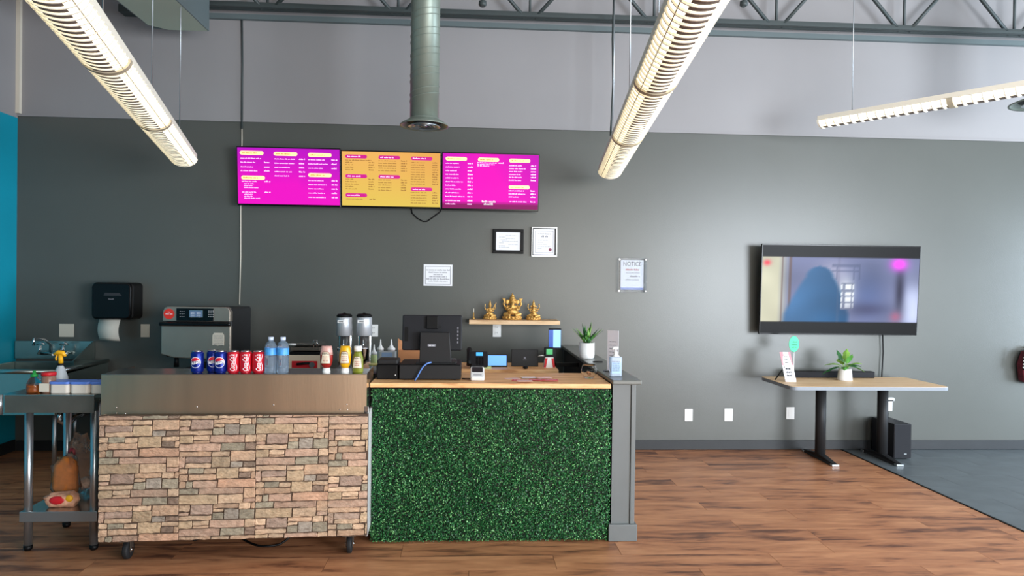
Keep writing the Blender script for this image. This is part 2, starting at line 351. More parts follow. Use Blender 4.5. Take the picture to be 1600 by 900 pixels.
def lamp(end, yawdeg, length, sec0, label, pitch, hw=.093, dep=.062):
    """fixture whose far end is at 'end'; runs back along -local y"""
    rz = math.radians(yawdeg)
    t = thing('pendant_lamp', end, label, 'lamp', rz=rz); Wm = W[t.name]
    mb = MB(Wm); sheet(mb, arcpts(hw, dep, -88, 88, 20), -length, 0); 
    n = 21; a = arcpts(hw, dep, -88, 88, 20)
    mb.add([(p[0], 0, p[1]) for p in a], [tuple(range(21))])
    mb.build('lens', 'lamp_lens', t)
    mb = MB(Wm); mb.box(-hw-.004, -hw+.004, -length, 0, -.004, .035); mb.box(hw-.004, hw+.004, -length, 0, -.004, .035); mb.box(-hw, hw, -length, 0, .03, .036)
    mb.box(-hw, hw, -.001, .004, -.004, .036)
    mb.build('housing', 'lamp_white', t)
    for s_ in (-1, 1):
        mb = MB(Wm); a_ = 48*s_; arcrib(mb, hw+.006, dep+.006, a_-1.6, a_+1.6, 2, -length, 0, .007); mb.build('rail', 'lamp_seam', t)
    mb = MB(Wm); arcrib(mb, hw+.009, dep+.009, -90, 90, 18, -.012, .004, .014); mb.build('end_cap', 'lamp_white', t)
    proto = protop = None
    y = -pitch; k = 0
    while y > -length:
        if proto is None:
            m1 = MB(Wm); arcrib(m1, hw+.008, dep+.008, -88, 88, 18, -.0036, .0036, .0085); proto = m1.build('louver_blade', 'lamp_white', t)
            m2 = MB(Wm); arcrib(m2, hw+.005, dep+.005, -27, 27, 6, .0036, pitch*.66, .006); protop = m2.build('louver_plate', 'lamp_blade', proto)
            proto.location.y = y
        else:
            b = proto.copy(); COL.objects.link(b); b.location.y = y; b2 = protop.copy(); COL.objects.link(b2); b2.parent = b
        y -= pitch; k += 1
    y = -sec0
    while y > -length:
        mb = MB(Wm); arcrib(mb, hw+.010, dep+.010, -90, 90, 18, y-.02, y+.02, .012); mb.build('joint_band', 'lamp_seam', t); y -= 1.22
    y = -.25
    while y > -length:
        mb = MB(Wm); mb.tube([(0, y, .036), (0, y, CZ-end[2])], .0035, 6); mb.build('suspension_wire', 'galv', t); y -= 1.22
    # light given off by the tubes
    return t
def yaw_from(pa, pb): d = pa-pb; return math.degrees(math.atan2(-d.x, d.y))
def hz(x, y, z):  # point on the horizontal plane z that the photo point shows
    d = Fv+Rv*((x-800)/FPX)+Uv*((450-y)/FPX); return Vector((0, 0, CAMH))+d*((z-CAMH)/d.z)
LZ = 2.46
A1, A2 = hz(287, 247, LZ), hz(176, 105, LZ); lamp(A1, yaw_from(A1, A2), 4.7, 1.42, 'long lit louvered pendant lamp at the upper left', .055)
A1, A2 = hz(953, 267, LZ), hz(1028, 120, LZ); lamp(A1, yaw_from(A1, A2), 4.9, 1.42, 'long lit louvered pendant lamp right of the round duct', .055)
A1, A2 = hz(1284, 190, 2.9), hz(1596, 138, 2.9); lamp(A1, yaw_from(A1, A2), 3.4, .98, 'slim lit louvered pendant lamp slanting in from the right edge', .066, hw=.075, dep=.05)

# ================================================================ WALL: MENU SCREENS
scr = colmat('menu_screen', 1.0); mat('pill_cream', (250, 214, 140), .4, emit=.85); mat('pill_magenta', (160, 10, 105), .4, emit=.8)
mat('menu_pink_text', (255, 190, 240), .4, emit=.8); mat('menu_brown_text', (120, 78, 30), .4, emit=.5); mat('menu_dark_text', (130, 90, 40), .4, emit=.6)
def colour_grid(name, m, parent, M, w_, h, nx, ny, fn):
    mb = MB(M); mb.add([(w_*i/nx, 0, h*j_/ny) for j_ in range(ny+1) for i in range(nx+1)], [(j_*(nx+1)+i, j_*(nx+1)+i+1, (j_+1)*(nx+1)+i+1, (j_+1)*(nx+1)+i) for j_ in range(ny) for i in range(nx)])
    o = mb.build(name, m, parent); ca = o.data.color_attributes.new('Col', 'FLOAT_COLOR', 'POINT')
    ca.data.foreach_set('color', [q for j_ in range(ny+1) for i in range(nx+1) for q in lin(fn(i/nx, 1-j_/ny))]); return o
def mix(a, b, t): t = max(0, min(1, t)); return tuple(a[i]*(1-t)+b[i]*t for i in range(3))
def menu(TL, TR, BL, label, fn, pills, lines, pillm, textm, ptext, yb=6.2, extra=None):
    a, b = at(*TL, yb-.03), at(*TR, yb-.03); c = at(*BL, yb+.015)
    ww = b.x-a.x; hh = (a-c).length; up = (a-c).normalized(); up.x = 0; up.normalize()
    base = Vector((a.x, c.y, c.z)); rt = (b-a).normalized(); rt = (rt-up*rt.dot(up)).normalized()   # y axis = into the wall
    nrm = up.cross(rt)
    M = Matrix(((rt.x, nrm.x, up.x, base.x), (rt.y, nrm.y, up.y, base.y), (rt.z, nrm.z, up.z, base.z), (0, 0, 0, 1)))
    t = thing('menu_screen', base, label, 'screen', group=None)
    MB(M).box(-.007, ww+.007, .002, .035, -.016, hh+.01).build('bezel', 'black_gloss', t, bevel=.003)
    MB(M).box(ww*.3, ww*.7, .03, .13, hh*.3, hh*.7).build('wall_mount', 'black', t)
    colour_grid('display', scr, t, M, ww, hh, 24, 14, fn)
    for (u, v, pw_) in pills:
        p = MB(M); p.prism(rrect(pw_*ww, .068*hh, .033*hh, (u+pw_/2)*ww, (1-v-.034)*hh), -.001, .0005); po = p.build('menu_heading', pillm, t)
        p = MB(M); scribble(p, (u+.02)*ww, (1-v-.046)*hh, pw_*ww*.6, .024*hh, -.0018); p.build('heading_text', ptext, po)
    p = MB(M)
    for (u, v, lw, up_) in lines:
        scribble(p, u*ww, (1-v)*hh, lw*ww, .019*hh, -.0008)
        if up_: put_text(p, up_[1] if isinstance(up_, tuple) else '$', .001, lambda a_, b_: (0, 0, 0)) if False else scribble(p, (up_)*ww, (1-v)*hh, .052*ww, .026*hh, -.0008)
    p.build('menu_text', textm, t, kind='stuff')
    if extra: extra(M, ww, hh, t)
    return t
mag, pur = (214, 4, 178), (168, 8, 176)
L1 = [(.03, .2, .2, 0), (.03, .27, .15, .26), (.03, .35, .12, .26), (.03, .42, .16, .26), (.04, .61, .14, .26), (.06, .65, .09, 0), (.06, .685, .08, 0), (.06, .72, .14, 0), (.04, .8, .14, .26), (.06, .84, .08, 0), (.06, .875, .08, 0), (.06, .91, .16, 0)]
L1 += [(.36, .2+.075*k, w_, .6) for k, w_ in enumerate((.2, .2, .15, .17, .14))]+[(.69, .2+.075*k, w_, .92) for k, w_ in enumerate((.17, .19, .15))]+[(.69, .57+.075*k, w_, .92) for k, w_ in enumerate((.15, .18, .15, .16, .17))]
menu((370.5, 230), (530.5, 236), (374, 318), 'leftmost of three wall menu screens, magenta with cream headings', lambda u, v: mix(pur, mag, v*1.6 if u < .6 else v*1.4-(u-.6)*.8),
     [(.025, .06, .23), (.355, .065, .23), (.69, .07, .23), (.035, .5, .23), (.69, .43, .23)], L1, 'pill_cream', 'menu_pink_text', 'menu_dark_text')
L2 = [(.035, .17, .26, 0)]+[(.035, .21+.045*k, .08, .27) for k in range(4)]+[(.035, .52+.045*k, .08+.03*(k % 3), .27) for k in range(5)]+[(.04, .84, .2, 0), (.04, .885, .17, .28)]
L2 += [(.37, .17+.045*k, .18, .6) for k in range(5)]+[(.37, .52+.048*k, .13, .6) for k in range(5)]+[(.7, .19+.044*k, .14, .92) for k in range(10)]+[(.7, .745+.048*k, .16, .92) for k in range(5)]
menu((534, 236), (688, 239), (537, 321), 'middle of three wall menu screens, mustard yellow with magenta headings', lambda u, v: mix(mix((216, 160, 84), (206, 178, 78), v), (206, 146, 70), (u-.4)*1.2*(1-v)),
     [(.035, .06, .22), (.37, .065, .22), (.7, .07, .22), (.035, .42, .22), (.37, .42, .22), (.035, .77, .22), (.7, .64, .22)], L2, 'pill_magenta', 'menu_brown_text', 'menu_pink_text')
L3 = [(.03, .19+.067*k, w_, .26) for k, w_ in enumerate((.13, .14, .12, .13, .13, .18, .1, .16, .14, .2))]+[(.36, .17, .2, .58), (.36, .2, .18, 0), (.36, .225, .12, 0)]
L3 += [(.69, .21+.053*k, w_, .92) for k, w_ in enumerate((.13, .17, .14, .12, .14, .13))]+[(.69, .67+.055*k, w_, .92) for k, w_ in enumerate((.16, .18, .1))]+[(.03, .87, .15, .26), (.03, .93, .1, .26), (.7, .87, .18, .92)]
def ex3(M, ww, hh, t):
    p = MB(M); scribble(p, .41*ww, .115*hh, .15*ww, .036*hh, -.001); scribble(p, .43*ww, .07*hh, .11*ww, .036*hh, -.001); p.build('footer_text', 'white', t)
menu((692, 239), (842, 244), (693.5, 325), 'rightmost of three wall menu screens, magenta with a dark red footer', lambda u, v: mix((224, 2, 176), (178, 10, 170), abs(u-.45)*1.6-.1+(.3-v)*.6) if v < .86 else (128, 14, 90),
     [(.03, .065, .22), (.365, .07, .22), (.69, .075, .22), (.69, .56, .22)], L3, 'pill_cream', 'menu_pink_text', 'menu_dark_text', extra=ex3)
pts = [at(x, y, 6.324) for x, y in ((642, 322), (644, 333), (652, 341), (661, 346), (667, 346), (676, 340), (688, 331), (691, 322))]
cable('power_cable', 'black', .006, pts, 'black cable looping below the middle and right menu screens')

# papers and frames
def paper(name, x0, y0, x1, y1, Y, m='white_paper', th=.003, parent=None):
    a, b = at(x0, y0, Y), at(x1, y1, Y); return a, b
def wallsheet(x0, y0, x1, y1, name, m, label, cat, Y=WY-.006, th=.004):
    a, b = at(x0, y0, Y), at(x1, y1, Y); t = thing(name, ((a.x+b.x)/2, Y, b.z), label, cat)
    B('sheet', m, t, a.x, b.x, Y, Y+th, b.z, a.z); return t, a, b
t, a, b = wallsheet(662, 413, 706.5, 447, 'paper_sign', 'white_paper', 'white paper sign with six printed lines taped to the wall above the register', 'sign')
mb = MB(); ww = b.x-a.x; hh = a.z-b.z
for e in ((.06, .94, .90, .915), (.06, .94, .07, .085), (.06, .075, .07, .915), (.925, .94, .07, .915)): mb.box(a.x+ww*e[0], a.x+ww*e[1], WY-.0068, WY-.006, b.z+hh*e[2], b.z+hh*e[3])
mb.build('border', 'ink_grey', t)
mb = MB()
for k, lw in enumerate((.82, .66, .3, .6, .8, .66)): scribble(mb, a.x+ww*(.5-lw/2), b.z+hh*(.72-.105*k), ww*lw, hh*.05, WY-.0068)
mb.build('text_lines', 'ink_grey', t)
t = thing('picture_frame', at(794, 397, 6.3), 'landscape certificate in a wide black frame on the wall', 'frame')
a, b = at(770.5, 357.5, 6.3), at(818, 396.5, 6.3)
mb = MB(); f_ = .028; mb.box(a.x, b.x, 6.3, 6.325, a.z-f_, a.z); mb.box(a.x, b.x, 6.3, 6.325, b.z, b.z+f_); mb.box(a.x, a.x+f_, 6.3, 6.325, b.z+f_, a.z-f_); mb.box(b.x-f_, b.x, 6.3, 6.325, b.z+f_, a.z-f_)
mb.build('frame_border', 'black', t, bevel=.003); B('certificate', 'white_paper', t, a.x+f_, b.x-f_, 6.312, 6.32, b.z+f_, a.z-f_)
mb = MB()
for k, (u, lw) in enumerate(((.4, .35), (.2, .2), (.42, .3), (.25, .2), (.3, .52), (.2, .15), (.5, .3), (.2, .2), (.2, .34))): scribble(mb, a.x+(b.x-a.x)*u, a.z-.06-.013*k, (b.x-a.x)*lw, .005, 6.311)
mb.build('text_lines', 'ink_grey', t)
t = thing('picture_frame', at(850, 401, 6.3), 'portrait certificate with a red seal in a silver and black frame', 'frame')
a, b = at(831, 354.5, 6.3), at(870, 401, 6.3)
def ring(f0, f1, y0, y1):
    mb = MB(); mb.box(a.x+f0, b.x-f0, y0, y1, a.z-f1, a.z-f0); mb.box(a.x+f0, b.x-f0, y0, y1, b.z+f0, b.z+f1); mb.box(a.x+f0, a.x+f1, y0, y1, b.z+f1, a.z-f1); mb.box(b.x-f1, b.x-f0, y0, y1, b.z+f1, a.z-f1); return mb
ring(0, .008, 6.295, 6.325).build('outer_border', 'galv', t); ring(.008, .016, 6.3, 6.325).build('frame_border', 'black', t)
B('certificate', 'white_paper', t, a.x+.016, b.x-.016, 6.312, 6.32, b.z+.016, a.z-.016)
ring(.034, .036, 6.311, 6.313).build('printed_border', 'ink_grey', t)
mb = MB(); w_ = b.x-a.x; scribble(mb, a.x+w_*.25, a.z-.065, w_*.5, .009, 6.3115); scribble(mb, a.x+w_*.38, a.z-.09, w_*.26, .015, 6.3115)
for k in range(5): scribble(mb, a.x+w_*.25, a.z-.118-.019*k, w_*(.4, .2, .35, .5, .15)[k], .005, 6.3115)
mb.build('text_lines', 'ink_grey', t); MB().lathe([(.014, 6.31), (.014, 6.3125)], (b.x-.06, 0, b.z+.062), 16, axis='Y').build('seal', mat('seal', (128, 60, 84), .6), t)
# notice in acrylic holder
a, b = at(966, 403, 6.3), at(1010.5, 457, 6.3)
t = thing('acrylic_sign_holder', ((a.x+b.x)/2, 6.3, b.z), 'clear wall-mounted holder with a sheet headed NOTICE', 'sign')
B('clear_plate', 'clear', t, a.x, b.x, 6.298, 6.3015, b.z, a.z, bevel=.001)
pa, pb = at(970, 406, 6.305), at(1005, 453, 6.305)
B('notice_sheet', 'white_paper', t, pa.x, pb.x, 6.303, 6.3045, pb.z, pa.z)
mb = MB(); cx = (pa.x+pb.x)/2; put_text(mb, 'NOTICE', .056, lambda u, v: (cx+u*.82, 6.3025, pa.z-.038+v*1.0)); mb.build('heading', 'ink', t)
mb = MB(); scribble(mb, cx-.06, pa.z-.095, .125, .016, 6.3025); mb.build('red_line', 'ink_red', t)
mb = MB(); scribble(mb, cx-.055, pa.z-.12, .12, .009, 6.3025); scribble(mb, cx-.02, pa.z-.155, .09, .017, 6.3025); scribble(mb, cx-.06, pa.z-.185, .12, .014, 6.3025); mb.build('text_lines', 'ink_grey', t)
B('blue_footer', mat('print_blue', (130, 146, 200), .6), t, pa.x, pb.x, 6.3018, 6.303, pb.z, pb.z+.02)
for (x_, z_) in ((a.x+.012, a.z-.012), (b.x-.012, a.z-.012), (a.x+.012, b.z+.012), (b.x-.012, b.z+.012)): MB().lathe([(.006, 6.296), (.006, WY)], (x_, 0, z_), 10, axis='Y').build('standoff', 'chrome', t)

# ---------------------------------------------------------------- television
def tvcol(u, v):  # some soft blurs are room reflections painted into the glowing picture
    if v < .14 or v > .87: return (9, 9, 12)
    n = noise.noise(Vector((u*5, v*4, 2)))*.5; c = (104, 110, 144)
    c = mix((190, 188, 164), c, (u-.10)/.08)
    if .12 < u < .135 or .17 < u < .19: c = mix(c, (96, 74, 70), .7)
    c = mix(c, (150, 150, 176), math.exp(-((u-.45)/.09)**2-((v-.3)/.13)**2)*.9)
    c = mix(c, (236, 240, 240), math.exp(-((u-.54)/.06)**2-((v-.52)/.16)**2)*.95)
    c = mix(c, (80, 96, 140), math.exp(-((u-.68)/.11)**2-((v-.55)/.3)**2)*.9)
    c = mix(c, (196, 206, 236), math.exp(-((u-.97)/.09)**2-((v-.7)/.28)**2))
    c = mix(c, (46, 46, 70), math.exp(-((u-.88)/.03)**2-((v-.5)/.28)**2))
    c = mix(c, (232, 70, 230), math.exp(-((u-.87)/.05)**2-((v-.2)/.07)**2)*1.2)
    c = mix(c, (160, 100, 130), math.exp(-((u-.86)/.035)**2-((v-.8)/.06)**2))
    # blue seated figure in the picture
    hw_ = .10*math.sqrt(max(0, 1-((v-.36)/.13)**2)) if v < .36 else .10+.12*min(1, ((v-.36)/.42))**.8
    d = (hw_-abs(u-.365+.035*max(0, v-.4)))/.03
    if v > .22: c = mix(c, mix((58, 104, 150), (24, 74, 116), (u-.2)*3), min(1, max(0, d)))
    if .5 < u < .585 and .42 < v < .72: c = (220, 226, 232) if (int(u*110) % 3 and int(v*56) % 4) else (120, 128, 150)
    if .44 < u < .62 and .2 < v < .38 and (int(u*110) % 4 == 0 or int(v*56) % 4 == 0): c = mix(c, (70, 80, 110), .5)
    if .56 < u < .6 and False or .48 < u < .5: c = mix(c, (90, 92, 120), .25)
    c = mix(c, (58, 60, 92), math.exp(-((u-.68)/.13)**2-((v-.72)/.08)**2)*.8)
    c = mix(c, (240, 60, 80), math.exp(-((u-.03)/.022)**2-((v-.2)/.03)**2))
    return tuple(max(0, q*(1+n*.25)) for q in c)
TL, TR, BL = at(1189.5, 382.5, 6.2), at(1433.5, 382, 6.2), at(1189.5, 520, 6.2)
tw, th = TR.x-TL.x, TL.z-BL.z
t = thing('television', (TL.x+tw/2, 6.2, BL.z), 'large flat television mounted on the wall above the wooden table', 'television')
M = Matrix.Translation((TL.x, 6.2, BL.z)) @ Matrix.Rotation(math.radians(3), 4, 'X')
MB(M).box(-.008, tw+.008, .001, .03, -.012, th+.008).build('bezel', 'black_gloss', t, bevel=.002)
MB(M).box(tw*.15, tw*.85, .03, .06, th*.12, th*.7).build('rear_housing', 'black', t, bevel=.01)
MB(M).box(tw*.35, tw*.65, .06, .1, th*.25, th*.6).build('wall_mount', 'black', t)
colour_grid('display', colmat('tv_screen', 1.0, .3), t, M, tw, th, 110, 56, tvcol)
cable('television_cable', 'black', .006, [at(x, y, 6.30) for x, y in ((1379, 515), (1380, 550), (1378, 585), (1377, 612), (1379, 626))], 'black cable hanging from the television to the outlet')

# ---------------------------------------------------------------- outlets, switches
def outlet(x0, y0, x1, y1, label, kind='blank', m='white'):
    a, b = at(x0, y0, WY-.004), at(x1, y1, WY-.004); t = thing('wall_plate', ((a.x+b.x)/2, WY-.004, b.z), label, 'outlet')
    MB().box(a.x, b.x, WY-.007, WY-.0005, b.z, a.z).build('plate', m, t, bevel=.002); cx = (a.x+b.x)/2; cz = (a.z+b.z)/2; h = (a.z-b.z)
    if kind == 'duplex':
        for s_ in (-1, 1):
            f = MB().prism(rrect(.032, h*.26, .008, cx, cz+s_*h*.2), WY-.0095, WY-.007).build('socket', m, t)
            mb = MB(); mb.box(cx-.008, cx-.005, WY-.0102, WY-.0095, cz+s_*h*.2-.003, cz+s_*h*.2+.008); mb.box(cx+.005, cx+.008, WY-.0102, WY-.0095, cz+s_*h*.2-.003, cz+s_*h*.2+.008); mb.build('slot', 'black', f)
    elif kind == 'single': MB().prism(rrect(.034, h*.62, .004, cx, cz), WY-.0095, WY-.007).build('insert', m, t)
    return t
outlet(92.5, 506, 115.5, 526.5, 'double-width cream wall plate above the corner sink', 'blank', 'offwhite')
outlet(220, 506.5, 233.5, 527, 'narrow cream wall plate left of the oven', 'single', 'offwhite')
outlet(577.5, 507, 590.5, 526, 'white outlet right of the drink mixers', 'duplex')
outlet(770, 505, 782.5, 526.5, 'white outlet directly under the wooden shelf', 'duplex')
outlet(1070, 639, 1082, 658, 'white low wall plate nearest the half wall', 'single')
outlet(1132, 638.5, 1144.5, 658, 'white low wall plate midway between half wall and table', 'single')
outlet(1228.5, 636, 1241, 655, 'white low wall plate left of the table column', 'single')
t = outlet(1381, 622, 1394, 642, 'white outlet with two plugs under the wooden table', 'duplex')
a = at(1387, 626, WY-.03)
MB().box(a.x-.03, a.x+.055, WY-.05, WY-.01, a.z-.005, a.z+.03).build('plug', 'white', t, bevel=.008); MB().box(a.x-.028, a.x+.03, WY-.045, WY-.01, a.z-.075, a.z-.035).build('plug', 'white', t, bevel=.006)
MB().box(a.x-.02, a.x+.045, WY-.052, WY-.045, a.z-.002, a.z+.01).build('plug_face', 'black', t)
cable('plug_cable', 'black', .004, [at(x, y, 6.27) for x, y in ((1386, 636), (1388, 646), (1387, 656), (1386, 668))], 'short black cable from the plugs down behind the subwoofer')

# ================================================================ SHELF AND STATUES
SY0, SY1 = 6.08, WY-.001
a, b = at(733, 500, SY0), at(875, 507.5, SY0)
t = thing('wall_shelf', ((a.x+b.x)/2, SY0, b.z), 'light wood floating shelf holding three golden statues', 'shelf'); SZ = a.z
B('board', 'shelf_wood', t, a.x, b.x, SY0, SY1, b.z-.002, a.z, bevel=.002)
def statue(x0, y0, x1, kind, label):
    a, b = at(x0, y0, 6.2), at(x1, y0, 6.2); h = a.z-SZ; wd = (b.x-a.x); cx = (a.x+b.x)/2; k = h
    mb = MB(); E = lambda x, y_, z, rx, ry, rz: mb.ell((x*wd, y_*wd, z*k), (rx*wd, ry*wd, rz*k), 14, 8)
    mb.lathe([(.47*wd, 0), (.5*wd, .03*k), (.44*wd, .06*k), (.47*wd, .1*k), (.40*wd, .14*k)], (0, 0, 0), 20, sy=.75)
    for q in range(9): a_ = math.pi*(q/8); E(-math.cos(a_)*.44, -math.sin(a_)*.33, .09, .06, .05, .045)      # lotus petals
    if kind == 'elephant':
        E(0, 0, .33, .30, .24, .17); E(0, -.16, .30, .24, .14, .12); E(0, 0, .48, .22, .18, .1)
        for s_ in (-1, 1):
            mb.tube([(s_*.12*wd, -.05*wd, .22*k), (s_*.36*wd, -.16*wd, .2*k), (s_*.12*wd, -.3*wd, .17*k)], [.13*wd, .1*wd, .07*wd], 10)
            E(s_*.24, -.02, .66, .12, .04, .09)                     # ears
            mb.tube([(s_*.2*wd, 0, .52*k), (s_*.36*wd, -.02*wd, .47*k), (s_*.44*wd, -.05*wd, .58*k), (s_*.4*wd, -.05*wd, .7*k)], [.07*wd, .06*wd, .05*wd, .035*wd], 8)
            for q in (-.07, 0, .07): mb.tube([(s_*.4*wd+q*.3*wd, -.05*wd, .69*k), (s_*.42*wd+q*wd, -.05*wd, .8*k)], .022*wd, 6)
            mb.tube([(s_*.2*wd, -.02*wd, .5*k), (s_*.33*wd, -.15*wd, .4*k), (s_*.22*wd, -.28*wd, .38*k)], [.07*wd, .06*wd, .05*wd], 8)
            E(s_*.2, -.29, .4, .06, .05, .04)
        E(0, -.04, .66, .16, .15, .1)
        mb.tube([(0, -.17*wd, .66*k), (.0, -.25*wd, .57*k), (-.04*wd, -.29*wd, .46*k), (-.12*wd, -.3*wd, .4*k), (-.17*wd, -.31*wd, .44*k)], [.085*wd, .07*wd, .055*wd, .045*wd, .03*wd], 10)
        mb.lathe([(.17*wd, .73*k), (.185*wd, .76*k), (.13*wd, .8*k), (.14*wd, .83*k), (.08*wd, .88*k), (.085*wd, .91*k), (.03*wd, .96*k), (.001, k)], (0, 0, 0), 16)
    else:
        E(0, 0, .28, .24, .2, .13); E(0, 0, .45, .15, .12, .12); E(0, -.01, .55, .19, .11, .05)
        for s_ in (-1, 1):
            mb.tube([(s_*.1*wd, -.02*wd, .24*k), (s_*.38*wd, -.12*wd, .2*k), (s_*.06*wd, -.27*wd, .17*k)], [.11*wd, .085*wd, .06*wd], 10)
            mb.tube([(s_*.17*wd, 0, .55*k), (s_*.32*wd, 0, .5*k), (s_*.38*wd, -.04*wd, .62*k), (s_*.36*wd, -.04*wd, .74*k)], [.05*wd, .045*wd, .04*wd, .03*wd], 8)
            E(s_*.36, -.04, .76, .055, .04, .035)
            mb.tube([(s_*.17*wd, 0, .54*k), (s_*.26*wd, -.12*wd, .42*k), (s_*.1*wd, -.24*wd, .4*k)], [.05*wd, .045*wd, .035*wd], 8)
        if kind == 'lute':
            mb.tube([(-.2*wd, -.26*wd, .3*k), (.1*wd, -.27*wd, .42*k), (.44*wd, -.2*wd, .86*k)], [.03*wd, .028*wd, .022*wd], 8); E(-.2, -.27, .3, .1, .06, .06)
        else:
            E(0, -.27, .36, .12, .07, .06)
            mb.tube([(0, -.13*wd, .66*k), (0, -.2*wd, .58*k), (-.03*wd, -.22*wd, .48*k)], [.05*wd, .045*wd, .03*wd], 8)
            for s_ in (-1, 1): E(s_*.15, 0, .66, .07, .03, .055)
        E(0, -.02, .67, .1, .1, .075); E(0, -.115, .665, .014, .025, .014)
        mb.lathe([(.105*wd, .71*k), (.12*wd, .74*k), (.085*wd, .79*k), (.09*wd, .82*k), (.05*wd, .9*k), (.001, k)], (0, 0, 0), 14)
    o = mb.build('golden_statue', 'gold'); o.location = (cx, 6.2, SZ+.0005)
    r = o.modifiers.new('remesh', 'REMESH'); r.mode = 'VOXEL'; r.voxel_size = .0021; r.use_smooth_shade = True
    return tag(o, label, 'statue')
statue(755, 468.5, 776.5, 'lute', 'small golden seated figurine holding a lute, leftmost on the shelf')
statue(785, 457.5, 816.5, 'elephant', 'largest golden elephant-headed seated statue, middle of the shelf')
statue(822, 468, 845.5, 'small', 'small golden seated figurine at the right of the shelf')
t = thing('incense_holder', at(740, 499, 6.2), 'thin pale candle stick in a tiny holder at the left end of the shelf', 'candle'); c = at(740, 500, 6.2)
MB().lathe([(.012, SZ), (.012, SZ+.012), (.006, SZ+.018), (.005, SZ+.06)], (c.x, 6.2, 0), 12).build('holder', 'gold', t); MB().tube([(c.x, 6.2, SZ+.055), (c.x, 6.2, SZ+.095)], .003, 8).build('stick', 'offwhite', t)

# ================================================================ STONE-FRONTED CART
cl, cr = hz(152, 848, .14), hz(575, 838, .14)   # bottom corners of the stone panel
cl, cr = at(152, 848, 3.80), at(573.5, 838, 3.865)
cdir = Vector((cr.x-cl.x, cr.y-cl.y, 0)); CW = cdir.length; crz = math.atan2(cdir.y, cdir.x)
cart = thing('prep_cart', (cl.x, cl.y, 0), 'long rolling prep cart with stone-look front and steel top', 'cart', rz=crz); CM = W[cart.name]
ztop = at(152, 650, 3.80).z; zbot = cl.z; zs = at(160, 584.5, 3.85).z
def CB(name, m, x0, x1, y0, y1, z0, z1, bevel=0, parent=None, **k): return MB(CM).box(x0, x1, y0, y1, z0, z1).build(name, m, parent or cart, bevel, **k)
CD = .55
mat('stone_mortar', (84, 66, 54), .9); mat('vinyl_side', (190, 190, 188), .5, var=.2, vscale=5)
panel = CB('front_panel', 'stone_mortar', 0, CW, .004, .022, zbot, ztop, .002)
CB('side_panel', 'vinyl_side', CW-.012, CW, .024, CD, zbot-.01, ztop, .002); CB('side_panel', 'steel_dark', 0, .012, .024, CD, zbot, ztop, .002)
CB('floor_panel', 'steel_dark', .012, CW-.012, .024, CD, zbot, zbot+.02); CB('back_panel', 'steel_dark', .012, CW-.012, CD-.015, CD, zbot+.02, ztop)
sx0, sx1 = (at(161, 600, 3.86).x-cl.x)/1.0, CW-.015
CB('steel_front', 'steel_front', sx0, sx1, .045, .05, ztop-.03, zs-.004, .0)
CB('steel_top', 'steel', sx0, sx1, .045, .30, zs-.004, zs, .001)
CB('steel_side', 'steel', sx1-.004, sx1, .05, .45, ztop-.03, zs-.004); CB('steel_side', 'steel', sx0, sx0+.004, .05, .45, ztop-.03, zs-.004)
CB('steel_rear', 'steel', sx0, sx1, .296, .30, zs-.12, zs-.004); CB('rear_worktop', 'steel', sx0, sx1, .30, CD, zs-.13, zs-.12)
CB('edge_flange', 'steel', sx1-.012, sx1+.012, .04, .047, ztop-.005, ztop+.035, .002)
for (px_, py_) in ((186, 635), (186, 644), (200, 645), (309, 635), (427, 633), (530, 641), (541, 633), (542, 641)):
    p = CM.inverted() @ at(px_, py_, 3.88); MB(CM).ell((p.x, .044, p.z), (.0035, .002, .0035), 8, 4).build('rivet', 'chrome', cart)
# stones (one printed repeat, measured; each stone a raised piece)
TAN, LT, PK, GR, GG, MV, DK, OL = range(8)
TILE = [(45,247,103,135,TAN),(250,362,103,133,LT),(367,527,100,165,TAN),(45,80,137,205,PK),(84,247,137,176,MV),(84,247,178,206,LT),(249,364,136,203,OL),(366,445,168,205,GR),(447,527,170,202,DK),
 (45,100,210,243,LT),(103,200,208,243,GG),(200,277,212,243,LT),(280,420,207,275,OL),(422,527,207,233,LT),(420,498,235,272,DK),(498,527,235,275,TAN),(45,101,247,290,TAN),(104,277,246,283,TAN),
 (45,88,293,332,TAN),(90,130,290,332,GG),(132,283,287,333,PK),(288,527,278,331,PK+100),(45,165,337,373,GG),(168,450,335,373,PK),(452,527,334,400,TAN),
 (45,287,376,437,OL),(290,448,377,433,LT),(450,525,402,427,PK),(45,115,440,482,LT),(118,257,438,500,MV),(260,422,437,464,TAN),(424,498,430,468,LT),(500,527,430,468,TAN),(260,326,467,487,LT),
 (45,108,486,507,PK),(45,250,508,536,LT),(255,327,490,535,GG),(329,422,467,533,GR),(425,522,472,533,GG),(45,130,540,588,OL),(132,235,540,570,LT),(132,235,572,587,TAN),(238,457,537,585,PK),(459,527,535,583,LT),
 (45,305,590,637,PK),(307,458,588,635,GG),(460,527,587,632,DK)]
base = {TAN:(206,166,134), LT:(222,186,152), PK:(194,156,134), GR:(158,150,140), GG:(152,146,126), MV:(166,138,124), DK:(122,100,86), OL:(188,160,126), PK+100:(206,156,126)}
